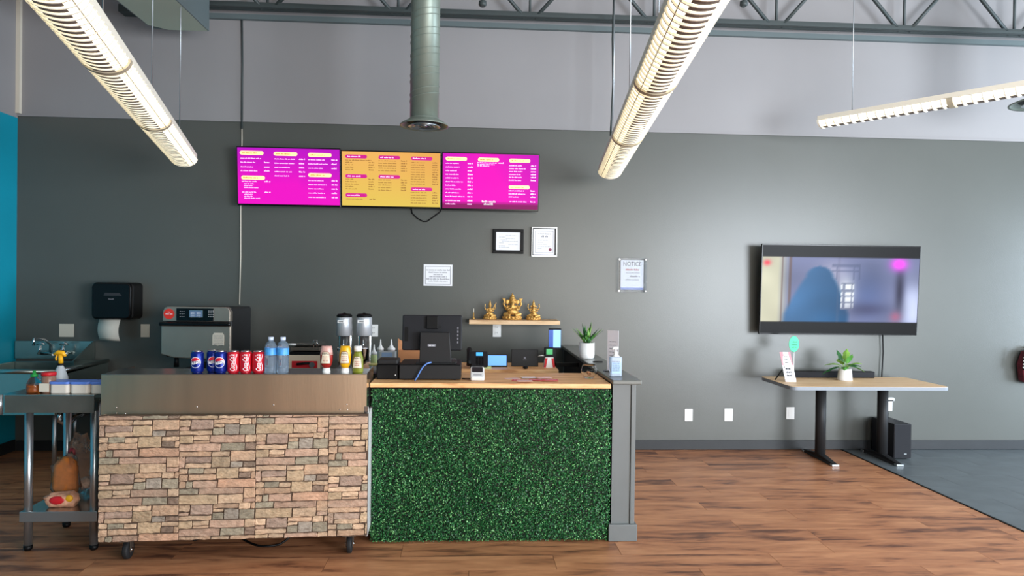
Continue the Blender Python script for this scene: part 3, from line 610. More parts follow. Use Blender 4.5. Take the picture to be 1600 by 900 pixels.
def stone_mat(name, c_):
    c_ = mix3(c_, (186, 158, 132), .3)
    m = mat(name, c_, .75, var=.24, vscale=22, bump=.9, bscale=45, stretch=(1, 1, 2.2)); nt = m.node_tree; b = nt.nodes['Principled BSDF']
    src = b.inputs['Base Color'].links[0].from_socket; oi = nt.nodes.new('ShaderNodeObjectInfo'); hs = nt.nodes.new('ShaderNodeHueSaturation')
    mr = nt.nodes.new('ShaderNodeMapRange'); mr.inputs[3].default_value = .78; mr.inputs[4].default_value = 1.12; nt.links.new(oi.outputs['Random'], mr.inputs[0]); nt.links.new(mr.outputs[0], hs.inputs['Value'])
    nt.links.new(src, hs.inputs['Color']); n = nt.nodes.new('ShaderNodeTexNoise'); n.inputs['Scale'].default_value = 7; tc = nt.nodes.new('ShaderNodeTexCoord'); nt.links.new(tc.outputs['Object'], n.inputs['Vector'])
    mx = nt.nodes.new('ShaderNodeMix'); mx.data_type = 'RGBA'; mx.inputs[7].default_value = lin((150, 138, 120)); mp = nt.nodes.new('ShaderNodeMapRange'); mp.inputs[1].default_value = .45; mp.inputs[2].default_value = .75; mp.inputs[4].default_value = .4
    nt.links.new(n.outputs[0], mp.inputs[0]); nt.links.new(mp.outputs[0], mx.inputs[0]); nt.links.new(hs.outputs[0], mx.inputs[6]); nt.links.new(mx.outputs[2], b.inputs['Base Color'])
def mix3(a, b, t): return tuple(a[i]*(1-t)+b[i]*t for i in range(3))
for k_, c_ in base.items(): stone_mat('stone_%d' % k_, c_)
sc = 1/3.913; rnd = random.Random(3)
pxm = CW/(573.5-152)   # metres per photo pixel along the panel
cols = [(152, 275, 630+103*sc), (275, 394, 630+103*sc-86), (394, 509.5, 630+103*sc-62), (509.5, 574, 630+103*sc+9)]
cols = [(c0-152, c1-152, off-649) for c0, c1, off in cols]; per = 537*sc; PH = (ztop-zbot)/pxm
for (c0, c1, off) in cols:
    cwid = 482*sc; sxk = 1.0 if c1-c0 < 80 else (c1-c0)/cwid
    for rep in range(-3, 4):
        for (xa, xb, ya, yb, ci) in TILE:
            u0 = c0+(xa-45)*sc*sxk; u1 = c0+(xb-45)*sc*sxk; v0 = off+rep*per+(ya-103)*sc; v1 = off+rep*per+(yb-103)*sc
            u0, u1 = max(u0, .6), min(u1, c1, CW/pxm-.6); v0, v1 = max(v0, .6), min(v1, PH-.6)
            if u1-u0 < 2.2 or v1-v0 < 2: continue
            X0, X1, Z0, Z1 = u0*pxm, u1*pxm, ztop-v1*pxm, ztop-v0*pxm; gp = .0009
            X0 += gp; X1 -= gp; Z0 += gp; Z1 -= gp; cx, cz = (X0+X1)/2, (Z0+Z1)/2; n = 5 if X1-X0 > .09 else 3
            wob = lambda: rnd.uniform(-.0026, .0024)
            ring_ = [(X0+(X1-X0)*k/n, Z0+wob()) for k in range(n)]+[(X1-.002, Z0+.001), (X1+wob()*.5, cz)]+[(X1-(X1-X0)*k/n, Z1+wob()) for k in range(n)]+[(X0+.0025, Z1-.001), (X0+wob()*.5, cz)]
            N_ = len(ring_); d = rnd.uniform(.003, .010); ins = [(x_+(cx-x_)/max(abs(cx-x_), .006)*.0022, z_+(cz-z_)/max(abs(cz-z_), .006)*.0022) for x_, z_ in ring_]
            vs_ = [(x_, .004, z_) for x_, z_ in ring_]+[(x_, .004-d*.6, z_) for x_, z_ in ring_]+[(x_, .004-d+rnd.uniform(-.0014, .0014), z_) for x_, z_ in ins]
            fs_ = [(i, (i+1) % N_, N_+(i+1) % N_, N_+i) for i in range(N_)]+[(N_+i, N_+(i+1) % N_, 2*N_+(i+1) % N_, 2*N_+i) for i in range(N_)]+[tuple(range(2*N_, 3*N_))]
            MB(CM).add(vs_, fs_).build('stone', 'stone_%d' % ci, panel)
# casters
def caster(x, y):
    f = MB(CM).box(x-.035, x+.035, y-.04, y+.04, zbot-.012, zbot-.001); f.box(x-.02, x-.016, y-.018, y+.018, .04, zbot-.012); f.box(x+.016, x+.02, y-.018, y+.018, .04, zbot-.012)
    f = f.build('caster', 'steel_dark', cart)
    MB(CM).lathe([(.02, x-.013), (.049, x-.012), (.051, x-.006), (.051, x+.006), (.049, x+.012), (.02, x+.013)], (0, y, .0515), 24, axis='X').build('wheel', 'rubber', f)
    MB(CM).lathe([(.009, x-.024), (.009, x+.024)], (0, y, .0515), 10, axis='X').build('axle', 'chrome', f)
for x_, y_ in ((.125, .07), (CW-.1, .07), (.125, CD-.1), (CW-.1, CD-.1)): caster(x_, y_)
pts = []
for k in range(24):
    u = k/23; p = at(300+180*u, 858, 4.1); pts.append((p.x, 4.12+.1*math.sin(u*7), .006+ (.11*max(0, (u-.8)/.2))))
cable('floor_cable', 'black', .006, pts, 'black cable lying on the floor beneath the stone-fronted cart')

# ================================================================ ARTIFICIAL HEDGE COUNTER
TX0, TX1, TY = -.557, .825, 4.09
WZ = at(760, 598.5, 4.08).z       # wooden counter surface
ctr = thing('front_counter', (.13, TY+.3, 0), 'service counter with wooden top and leafy green hedge front', 'counter')
B('cabinet', 'black', ctr, TX0+.02, TX1, TY+.012, TY+.45, .001, WZ-.03)
a, b = at(578, 604, TY-.03), at(956, 606, TY-.03)
B('wooden_top', 'counter_wood', ctr, -.566, .826, TY-.03, 4.56, WZ-.026, WZ, bevel=.003)
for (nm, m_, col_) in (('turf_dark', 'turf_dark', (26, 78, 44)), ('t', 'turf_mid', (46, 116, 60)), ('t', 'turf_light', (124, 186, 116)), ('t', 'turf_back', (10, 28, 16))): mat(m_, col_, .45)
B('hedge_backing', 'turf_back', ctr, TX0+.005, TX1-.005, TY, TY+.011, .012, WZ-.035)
rg = np.random.default_rng(5); NL = 62000
lx = rg.uniform(TX0-.002, TX1+.006, NL); lz = rg.uniform(.006, WZ-.036, NL); ly = TY-.004-rg.random(NL)**1.3*.034
edge = np.minimum(np.minimum(lx-TX0, TX1-lx), np.minimum(lz, 1)); ly = np.where(edge < .012, TY-.004-rg.random(NL)*.02, ly)
d = rg.normal(size=(NL, 3)); d[:, 1] = -np.abs(d[:, 1])*.5; d /= np.linalg.norm(d, axis=1)[:, None]
q = rg.normal(size=(NL, 3)); s_ = np.cross(d, q); s_ /= np.linalg.norm(s_, axis=1)[:, None]
ln = rg.uniform(.007, .0125, NL)[:, None]; wd = ln*.36; c_ = np.stack([lx, ly, lz], 1)
V = np.empty((NL, 4, 3)); V[:, 0] = c_-d*ln*.5; V[:, 1] = c_+s_*wd; V[:, 2] = c_+d*ln*.5; V[:, 3] = c_-s_*wd
V -= np.array(W[ctr.name].translation)[None, None, :]
me = bpy.data.meshes.new('hedge_leaves'); me.from_pydata(V.reshape(-1, 3).tolist(), [], np.arange(NL*4).reshape(-1, 4).tolist())
for m_ in ('turf_dark', 'turf_mid', 'turf_light'): me.materials.append(MATS[m_])
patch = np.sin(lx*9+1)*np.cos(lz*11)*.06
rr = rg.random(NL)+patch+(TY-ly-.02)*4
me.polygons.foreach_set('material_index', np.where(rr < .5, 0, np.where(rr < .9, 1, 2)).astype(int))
o = bpy.data.objects.new('hedge_leaves', me); COL.objects.link(o); o.parent = ctr; o['kind'] = 'stuff'

# half wall at the right of the counter
HX0, HX1 = .842, .972
hw = thing('half_wall', ((HX0+HX1)/2, 5.2, 0), 'grey painted half wall with a flat cap closing the counter on the right', 'wall')
HZ = at(975, 594, 4.04).z
B('wall_body', 'halfwall', hw, HX0, HX1, 4.09, WY-.014, .001, HZ-.026)
B('end_post', 'halfwall', hw, HX0-.002, HX1-.024, 4.078, 4.09, .1, HZ-.026); B('edge_strip', 'halfwall', hw, HX1-.022, HX1+.004, 4.068, 4.09, .1, HZ-.026, bevel=.002)
B('plinth', 'halfwall', hw, HX0-.02, HX1+.018, 4.055, 4.12, .001, .1, bevel=.004); B('side_plinth', 'halfwall', hw, HX1+.0005, HX1+.014, 4.12, WY-.014, .001, .1, bevel=.003)
B('cap', 'halfwall_top', hw, .829, HX1+.03, 4.03, WY-.013, HZ-.025, HZ, bevel=.006)
B('inner_panel', 'charcoal', hw, HX0-.006, HX0-.0005, 4.6, 6.2, .3, HZ-.03)

# ================================================================ BACK DESK AND WORKTABLE
a, b = at(726, 577, 5.06), at(873, 577, 5.06); DZ = a.z
t = thing('back_desk', ((a.x+b.x)/2, 5.3, 0), 'wooden back desk behind the counter holding phone and tablets', 'desk')
B('desk_top', 'counter_wood', t, at(560, 577, 5.06).x, b.x, 5.06, 5.5, DZ-.025, DZ, bevel=.003)
for x_ in (at(560, 577, 5.06).x+.04, b.x-.04):
    for y_ in (5.1, 5.46): B('leg', 'black', t, x_-.02, x_+.02, y_-.02, y_+.02, .001, DZ-.025)
WT0, WT1 = at(285, 600, 5.7).x, at(620, 600, 5.5).x; TZ = .795
t = thing('worktable', ((WT0+WT1)/2, 5.9, 0), 'steel worktable against the back wall under the oven and mixers', 'table')
B('table_top', 'steel_dark', t, WT0, WT1, 5.56, 6.30, TZ-.04, TZ, bevel=.003); B('undershelf', 'steel_dark', t, WT0+.05, WT1-.05, 5.6, 6.25, .25, .28)
for x_ in (WT0+.04, WT1-.04):
    for y_ in (5.6, 6.25): MB().tube([(x_, y_, .001), (x_, y_, TZ-.04)], .018, 12).build('leg', 'steel_dark', t)

# oven
OY = 5.72; ol, orr = at(253, 560, OY), at(361, 560, OY); oz = at(300, 561, OY).z; ot = at(300, 479.5, OY).z
t = thing('speed_oven', ((ol.x+orr.x)/2, OY, TZ), 'stainless countertop speed oven with a black control panel', 'oven')
mat('oven_front', (168, 158, 146), .42, metal=.8, var=.06, vscale=4)
mat('oven_side', (30, 31, 33), .5)
x0, x1 = ol.x, orr.x; w_ = x1-x0
B('oven_body', 'oven_side', t, x0+.01, x1-.008, OY+.03, 6.26, oz+.01, ot-.01, bevel=.02, seg=3)
zc1 = at(300, 502, OY).z
mb = MB(); mb.prism([(x0+.008, zc1), (x1-.008, zc1), (x1-.008, ot-.035), (x1-.02, ot-.01), (x1-.04, ot), (x0+.04, ot), (x0+.02, ot-.01), (x0+.008, ot-.035)][::-1], OY-.01, OY+.06); mb.build('control_housing', 'oven_front', t, bevel=.004)
mb = MB(); mb.prism([(x0, oz+.04), (x0+.1, oz+.012), (x1-.1, oz), (x1, oz+.012), (x1, zc1-.035), (x0, zc1-.035)][::-1], OY-.02, OY+.028); mb.build('door', 'oven_front', t, bevel=.006)
B('handle', 'black_gloss', t, x0-.005, x1+.005, OY-.06, OY-.02, zc1-.034, zc1-.006, bevel=.01, seg=3)
pa, pb = at(276, 481.5, OY-.01), at(334, 501.5, OY-.01); cp = B('control_panel', 'black_gloss', t, pa.x, pb.x, OY-.016, OY-.0105, pb.z, pa.z, bevel=.002)
pa, pb = at(295.5, 484.5, OY-.02), at(316.5, 496, OY-.02)
B('display_frame', 'galv', cp, pa.x, pb.x, OY-.018, OY-.0162, pb.z, pa.z); B('display', mat('oven_display', (74, 92, 118), .3, emit=.5), cp, pa.x+.005, pb.x-.005, OY-.0195, OY-.0181, pb.z+.005, pa.z-.005)
mb = MB()
for k in range(4):
    scribble(mb, pa.x+.012, pa.z-.02-.012*k, .03, .005, OY-.02); scribble(mb, pa.x+.06, pa.z-.02-.012*k, .03, .005, OY-.02)
for i in range(3):
    for k in range(4): mb.box(pb.x+.045+i*.016, pb.x+.05+i*.016, OY-.0175, OY-.0162, pa.z-.008-k*.015, pa.z-.003-k*.015)
    for k in range(3): mb.box(pa.x-.072+i*.014, pa.x-.066+i*.014, OY-.0175, OY-.0162, pa.z-.012-k*.02, pa.z-.01-k*.02)
mb.build('button_markings', 'white_paper', cp)
c = at(264, 490.5, OY-.012); MB().lathe([(.041, OY-.0125), (.041, OY-.0105)], (c.x, 0, c.z), 28, axis='Y').build('red_sticker', mat('sticker_red', (214, 50, 40), .4), t)
mb = MB(); scribble(mb, c.x-.026, c.z-.004, .052, .009, OY-.013); scribble(mb, c.x-.008, c.z+.012, .018, .006, OY-.013); mb.build('sticker_text', 'white_paper', t)
pa, pb = at(332, 520, OY-.022), at(350, 540.5, OY-.022); mb = MB(); mb.prism([(pa.x, pb.z+.005), (pa.x+.02, pb.z+.012), (pa.x+.04, pb.z), (pa.x+.07, pb.z+.01), (pb.x, pb.z+.003), (pb.x, pa.z-.02), (pb.x-.012, pa.z), (pa.x+.012, pa.z), (pa.x, pa.z-.02)][::-1], OY-.0235, OY-.0205); mb.build('paper_note', 'offwhite', t)
mb = MB()
for k in range(7): scribble(mb, pa.x+.01, pa.z-.022-.0125*k, .07, .004, OY-.0245)
mb.build('note_text', 'ink_grey', t)
for x_ in (x0+.08, x1-.08):
    for y_ in (OY+.08, 6.2): MB().lathe([(.02, TZ), (.016, oz+.015)], (x_, y_, 0), 12).build('foot', 'black', t)
# drink mixers
mat('mixer_silver', (190, 192, 196), .35, metal=.35)
def mixer(xc, label):
    MY = 5.62; c = at(xc, 560, MY); H_ = at(xc, 490.5, MY).z-TZ
    t = thing('drink_mixer', (c.x, MY, TZ), label, 'mixer'); x = c.x; M_ = Matrix.Translation((x, MY, TZ)); k = H_/.48
    mb = MB(M_); mb.slab([(p[0], p[1]+.03) for p in rslab(.12, .17, .05)], 0, .02); mb.build('base', 'mixer_silver', t, bevel=.004)
    mb = MB(M_); mb.slab([(p[0], p[1]+.085) for p in rslab(.11, .05, .02)], .02, .33*k); mb.build('column', 'steel', t, bevel=.004)
    mb = MB(M_); mb.lathe([(.058, .295*k), (.062, .30*k), (.06, .44*k), (.056, .455*k)], (0, .03, 0), 28, sy=1.15); mb.build('motor_housing', 'mixer_silver', t)
    mb = MB(M_); mb.lathe([(.06, .455*k), (.062, .465*k), (.05, .478*k), (.012, .482*k), (.01, .49*k)], (0, .03, 0), 28, sy=1.15); mb.build('top_cap', 'black', t)
    mb = MB(M_); mb.lathe([(.035, .025), (.042, .09), (.047, .19*k), (.048, .195*k), (.045, .192*k), (.04, .1)], (0, -.005, 0), 24); mb.build('mixing_cup', 'chrome', t)
    mb = MB(M_); mb.tube([(0, -.005, .12), (0, -.005, .3*k)], .004, 8); mb.build('spindle', 'chrome', t)
    mb = MB(M_); mb.box(-.04, .01, -.045, -.04, .405*k, .43*k); pl = mb.build('name_plate', 'white', t); mb = MB(M_); scribble(mb, -.03, .413*k, .034, .009, -.0456); mb.build('plate_text', 'ink', pl)
mixer(536.5, 'silver drink mixer nearer the mustard bottle, left of two'); mixer(567.5, 'silver drink mixer nearer the wall outlet, right of two')
# sandwich press
PY = 5.62; c = at(475, 576, PY); x0, x1 = at(450, 560, PY).x, at(500, 560, PY).x; z = TZ; Zp = lambda yy: at(475, yy, PY).z
t = thing('sandwich_press', (c.x, PY, z), 'beige and red countertop press with raised steel lid behind the bottles', 'appliance')
mat('press_beige', (216, 196, 172), .4)
B('body', 'press_beige', t, x0, x1, PY, PY+.28, z+.01, Zp(555), bevel=.006); B('front_recess', 'red', t, x0+.03, x1-.02, PY-.003, PY, z+.02, Zp(564))
B('lower_plate', 'black', t, x0+.01, x1-.005, PY+.01, PY+.27, Zp(555), Zp(550), bevel=.003); B('upper_plate', 'steel_dark', t, x0+.02, x1, PY+.0, PY+.26, Zp(548), Zp(543), bevel=.003)
B('lid', 'steel', t, x0+.015, x1-.01, PY+.0, PY+.25, Zp(540), Zp(537), bevel=.003); MB().tube([(x0+.0, PY-.01, Zp(538)), (x0+.06, PY-.01, Zp(538))], .008, 10).build('handle', 'white', t)
MB().tube([(x0+.2, PY-.01, Zp(543)), (x0+.2, PY-.01, Zp(531)), (x0+.225, PY-.01, Zp(531)), (x0+.225, PY-.01, Zp(543))], .004, 8).build('latch', 'chrome', t)
MB().lathe([(.022, PY-.012), (.022, PY-.0035)], (x1-.06, 0, z+.045), 20, axis='Y').build('dial', 'galv', t); MB().tube([(x0+.07, PY-.008, z+.05), (x0+.17, PY-.008, z+.06)], .01, 8).build('grip', 'black', t)
for x_ in (x0+.02, x1-.02): MB().lathe([(.012, z), (.012, z+.011)], (x_, PY+.03, 0), 10).build('foot', 'rubber', t)
# squeeze bottles and tubs right of the mixers
def squeeze(xc, ytop, Y, r, m, body_h, label, zb):
    ztip = at(xc, ytop, Y).z; x = at(xc, 550, Y).x; t = thing('squeeze_bottle', (x, Y, zb), label, 'bottle', group=None); h = ztip-zb
    MB().lathe([(r*.9, 0), (r, .008), (r, h*.5), (r*.85, h*.58), (r*.7, h*.6)], (x, Y, zb), 20).build('bottle_body', m, t)
    MB().lathe([(r*.92, h*.585), (r*.95, h*.66), (r*.6, h*.7), (.008, h*.78), (.003, h)], (x, Y, zb), 20).build('nozzle_cap', 'white', t)
mat('frosted', (200, 208, 212), .4, trans=.3); mat('sauce_green', (176, 190, 130), .4); mat('sauce_brown', (120, 70, 70), .35)
squeeze(584.5, 538, 5.1, .024, 'sauce_green', .1, 'short squeeze bottle of green sauce beside the black printer', DZ)
squeeze(594.5, 530, 5.25, .027, 'frosted', .1, 'tall frosted squeeze bottle between the green and brown ones', DZ)
squeeze(611.5, 530, 5.25, .03, 'sauce_brown', .1, 'squeeze bottle of brown sauce near the cardboard box', DZ)
c = at(606, 562, 5.15); t = thing('plastic_tub', (c.x, 5.15, DZ), 'clear tray with a pale blue label lying before the squeeze bottles', 'container')
MB().slab([(c.x+p[0], 5.15+p[1]) for p in rslab(.12, .07, .01)], DZ, at(606, 549, 5.15).z).build('tub', 'frosted', t); B('label_strip', mat('paleblue', (150, 178, 214), .5), t, c.x-.04, c.x+.035, 5.1135, 5.1145, at(606, 558, 5.1).z, at(606, 551, 5.1).z)
c = at(584, 577, 4.5); t = thing('deli_tub', (c.x, 4.5, WZ), 'small tub of relish with a yellow lid left of the printer', 'container')
MB().lathe([(.022, 0), (.03, .05)], (c.x, 4.5, WZ), 20).build('tub', 'frosted', t); MB().lathe([(.032, .05), (.032, .06)], (c.x, 4.5, WZ), 20).build('lid', mat('lid_yellow', (214, 206, 130), .5), t)

# ================================================================ ON THE COUNTER
# receipt printer
PYR = 4.2; a, b = at(588, 562, PYR), at(622.5, 594, PYR)
t = thing('receipt_printer', ((a.x+b.x)/2, PYR, WZ), 'small black receipt printer beside the cash drawer', 'printer')
MB().slab([((a.x+b.x)/2+p[0], PYR+.075+p[1]) for p in rslab(b.x-a.x, .15, .012)], WZ+.003, a.z-.03).build('printer_body', 'black', t, bevel=.005)
MB().slab([((a.x+b.x)/2+p[0], PYR+.075+p[1]) for p in rslab(b.x-a.x-.006, .145, .012)], a.z-.029, a.z).build('top_cover', 'charcoal', t, bevel=.01, seg=3)
MB().ell((b.x-.018, PYR-.001, WZ+.028), (.004, .003, .004), 8, 4).build('power_light', 'white', t)
# cash drawer
RYd = 4.18; a, b = at(622.5, 569.5, RYd), at(720, 597, RYd); RD0, RD1 = a.x+.004, b.x
t = thing('cash_drawer', ((a.x+b.x)/2, RYd, WZ), 'wide black cash drawer under the register monitor', 'drawer'); DTZ = a.z
B('drawer_body', 'black', t, RD0, RD1, RYd+.004, RYd+.3, WZ+.006, DTZ, bevel=.004); B('rear_panel', 'charcoal', t, RD0+.005, RD1-.005, RYd, RYd+.004, WZ+.01, DTZ-.006)
for x_ in (RD0+.04, RD1-.04): MB().lathe([(.012, WZ), (.012, WZ+.006)], (x_, RYd+.03, 0), 10).build('foot', 'rubber', t)
# register monitor
MYm = 4.3; a, b = at(629, 491.5, MYm), at(721.5, 547.5, MYm); cx = at(680, 530, MYm).x
t = thing('register_monitor', (cx, MYm, DTZ), 'black point-of-sale monitor seen from behind on a wide stand', 'monitor')
M_ = Matrix.Translation(((a.x+b.x)/2, MYm, (a.z+b.z)/2)) @ Matrix.Rotation(math.radians(-8), 4, 'X'); mw, mh = b.x-a.x, a.z-b.z
mb = MB(M_); mb.prism(rrect(mw, mh, .01), 0, .03); mb.build('rear_shell', mat('monitor_back', (30, 31, 35), .5, spec=.25), t, bevel=.006)
mb = MB(M_); mb.prism(rrect(mw*.96, mh*.95, .008), .031, .034); mb.build('screen_glass', 'black_gloss', t)
mb = MB(M_); mb.box(-.035, .035, -.02, 0, mh*.1, mh*.46); mb.build('hinge_block', 'black', t, bevel=.003)
mb = MB(M_); [mb.box(-.05+.007*k, -.047+.007*k, -.001, .0, mh*.12, mh*.19) for k in range(15)]; mb.build('vent_slots', 'black', t)
mb = MB(M_); [mb.box(mw*.42, mw*.44, -.002, 0, mh*z_, mh*(z_+.06)) for z_ in (-.3, -.2, -.1, 0, .1)]; mb.build('port_marks', 'ink_grey', t)
mb = MB(M_); mb.box(-mw*.46, -mw*.4, -.002, 0, -mh*.25, mh*.15); mb.build('side_cover', 'black', t)
sa, sb = at(656, 519, MYm-.05), at(705, 566, MYm-.05)
mb = MB(); mb.prism([(sa.x+.004, sa.z), (sa.x, sb.z), (sa.x-.018, DTZ+.012), (sa.x-.022, DTZ+.002), (sb.x+.035, DTZ+.002), (sb.x+.03, DTZ+.012), (sb.x+.002, sb.z), (sb.x-.012, sa.z)][::1], MYm-.07, MYm-.035); mb.build('stand', 'charcoal', t, bevel=.004)
B('stand_base', 'charcoal', t, sa.x-.02, sb.x+.03, MYm-.09, MYm+.12, DTZ+.0005, DTZ+.008, bevel=.003)
c = at(673.5, 539.5, MYm-.072); mb = MB(); mb.prism(rrect(.05, .016, .007, c.x+.004, c.z), MYm-.0725, MYm-.071); o_ = mb.build('logo_plate', 'ink_grey', t); mb = MB(); scribble(mb, c.x-.012, c.z-.004, .034, .008, MYm-.0732); mb.build('logo_text', 'white_paper', o_)
cable('network_cable', mat('cable_blue', (90, 130, 200), .4), .0045, [at(x, y, YY) for x, y, YY in ((674, 566, 4.17), (667, 568, 4.165), (661, 573, 4.16), (656, 581, 4.16), (652, 589, 4.16), (648, 595, 4.155))], 'light blue cable hanging down the front of the cash drawer')
t = thing('cardboard_box', at(640, 566, 4.75), 'open brown cardboard box partly hidden behind the monitor', 'box')
a, b = at(622, 547, 4.75), at(655, 566, 4.75)
B('box_front', 'tan_card', t, a.x, b.x+.03, 4.75, 4.756, DZ if False else .78, a.z); B('box_back', 'tan_card', t, a.x, b.x+.03, 4.94, 4.946, .78, a.z); B('box_side', 'tan_card', t, a.x, a.x+.005, 4.756, 4.94, .78, a.z); B('box_bottom', 'tan_card', t, a.x+.005, b.x+.025, 4.756, 4.94, .78, .785)
c2 = at(622, 529, 4.75); MB().add([(a.x, 4.75, a.z), (a.x+.035, 4.77, a.z+.01), (a.x+.035, 4.94, a.z+.03), (a.x, 4.94, a.z+.02), (a.x-.002, 4.76, c2.z)], [(0, 1, 4), (0, 4, 3), (1, 2, 4), (2, 3, 4)]).build('flap', 'tan_card', t)
tag(B('stool', 'steel_dark', None, a.x-.03, b.x+.06, 4.66, 5.02, .74, .779), 'low grey shelf supporting the cardboard box behind the counter', 'shelf')
bpy.data.objects['stool'].name = 'under_counter_shelf'
MB().box(a.x, b.x, 4.7, 4.98, .001, .74).build('shelf_support', 'black', bpy.data.objects['under_counter_shelf'])
c = at(704, 556, 4.75); t = thing('tape_roll', (c.x, 4.44, WZ), 'silver tape dispenser roll behind the monitor', 'tape')
c = at(704, 562, 4.5); MB().lathe([(.035, 0), (.035, .06), (.02, .06), (.02, 0)], (c.x, 4.535, WZ+.03), 24, cap=False).build('roll', 'galv', t); MB().lathe([(.045, 0), (.045, .03)], (c.x, 4.535, WZ), 24).build('roll_base', 'white', t)
# card reader
c = at(746, 595, 4.15); t = thing('card_reader', (c.x, 4.15, WZ), 'white card payment terminal with a dark screen on the counter', 'card reader')
M_ = Matrix.Translation((c.x, 4.17, WZ)) @ Matrix.Rotation(math.radians(22), 4, 'X')
mb = MB(M_); mb.slab([(p[0], p[1]+.06) for p in rslab(.082, .13, .012)], 0, .028); mb.v = [Vector((p.x, p.y, max(p.z, WZ+.001))) for p in mb.v]; mb.build('terminal_body', 'white', t, bevel=.004)
mb = MB(M_); mb.slab([(p[0], p[1]+.085) for p in rslab(.064, .06, .006)], .0285, .0305); mb.build('screen', 'charcoal', t)
mb = MB(M_); mb.slab([(p[0], p[1]+.02) for p in rslab(.05, .006, .002)], .0285, .0295); mb.build('card_slot', 'ink_grey', t)
mb = MB(); mb.tube([(c.x-.04, 4.2, WZ+.008), (c.x-.07, 4.21, WZ+.006), (c.x-.09, 4.22, WZ+.006)], .004, 6); mb.build('cord', 'black', t)
# flyers
mat('flyer_red', (224, 76, 80), .5); mat('flyer_pink', (244, 196, 186), .5)
rnd = random.Random(11); k = 0
for (px_, py_, rz_, m_) in ((800, 591, .3, 'flyer_pink'), (812, 594, -.2, 'flyer_red'), (826, 590, .15, 'white_paper'), (838, 594, -.25, 'flyer_red'), (850, 591, .2, 'flyer_pink'), (860, 595, -.1, 'flyer_red'), (820, 597, .05, 'flyer_pink')):
    p = hz(px_, py_, WZ+.003); M_ = Matrix.Translation((p.x, p.y, WZ+.0006+k*.0016)) @ Matrix.Rotation(rz_, 4, 'Z')
    names = ['pink and white coupon leaflet at the left end of the spread', 'red coupon leaflet second from the left of the spread', 'white coupon leaflet in the middle of the spread', 'red coupon leaflet right of the white one', 'pale pink coupon leaflet near the glass bowl end', 'red coupon leaflet nearest the glass bowl', 'pink coupon leaflet at the front edge of the spread']
    t = thing('leaflet', M_.translation, names[k], 'leaflet', group='leaflets spread on the counter')
    mb = MB(M_); mb.box(-.045, .045, -.03, .03, 0, .001); mb.build('sheet', m_, t)
    mb = MB(M_)
    for q_ in range(3): scribble(mb, -.035, -.02+.014*q_, .07, .006, 0, rnd, lambda u, v: (u, v, .0013))
    mb.build('print', 'white_paper' if m_ != 'white_paper' else 'flyer_red', t); k += 1
# glass bowl
c = hz(920, 591, WZ); t = thing('glass_jar', (c.x, c.y, WZ), 'round clear glass jar with brown snacks at the counter end', 'jar')
MB().lathe([(.022, 0), (.034, .006), (.048, .03), (.05, .052), (.042, .078), (.036, .086), (.033, .084), (.039, .076), (.046, .052), (.044, .032), (.031, .01), (.001, .008)], (c.x, c.y, WZ+.0005), 28, cap=False).build('glass_body', 'glass', t)
for q_ in range(4): MB().ell((c.x+random.uniform(-.018, .018), c.y+random.uniform(-.018, .018), WZ+.022+.005*q_), (.012, .01, .008), 8, 5).build('snack', mat('snack_brown', (160, 112, 76), .7), t)
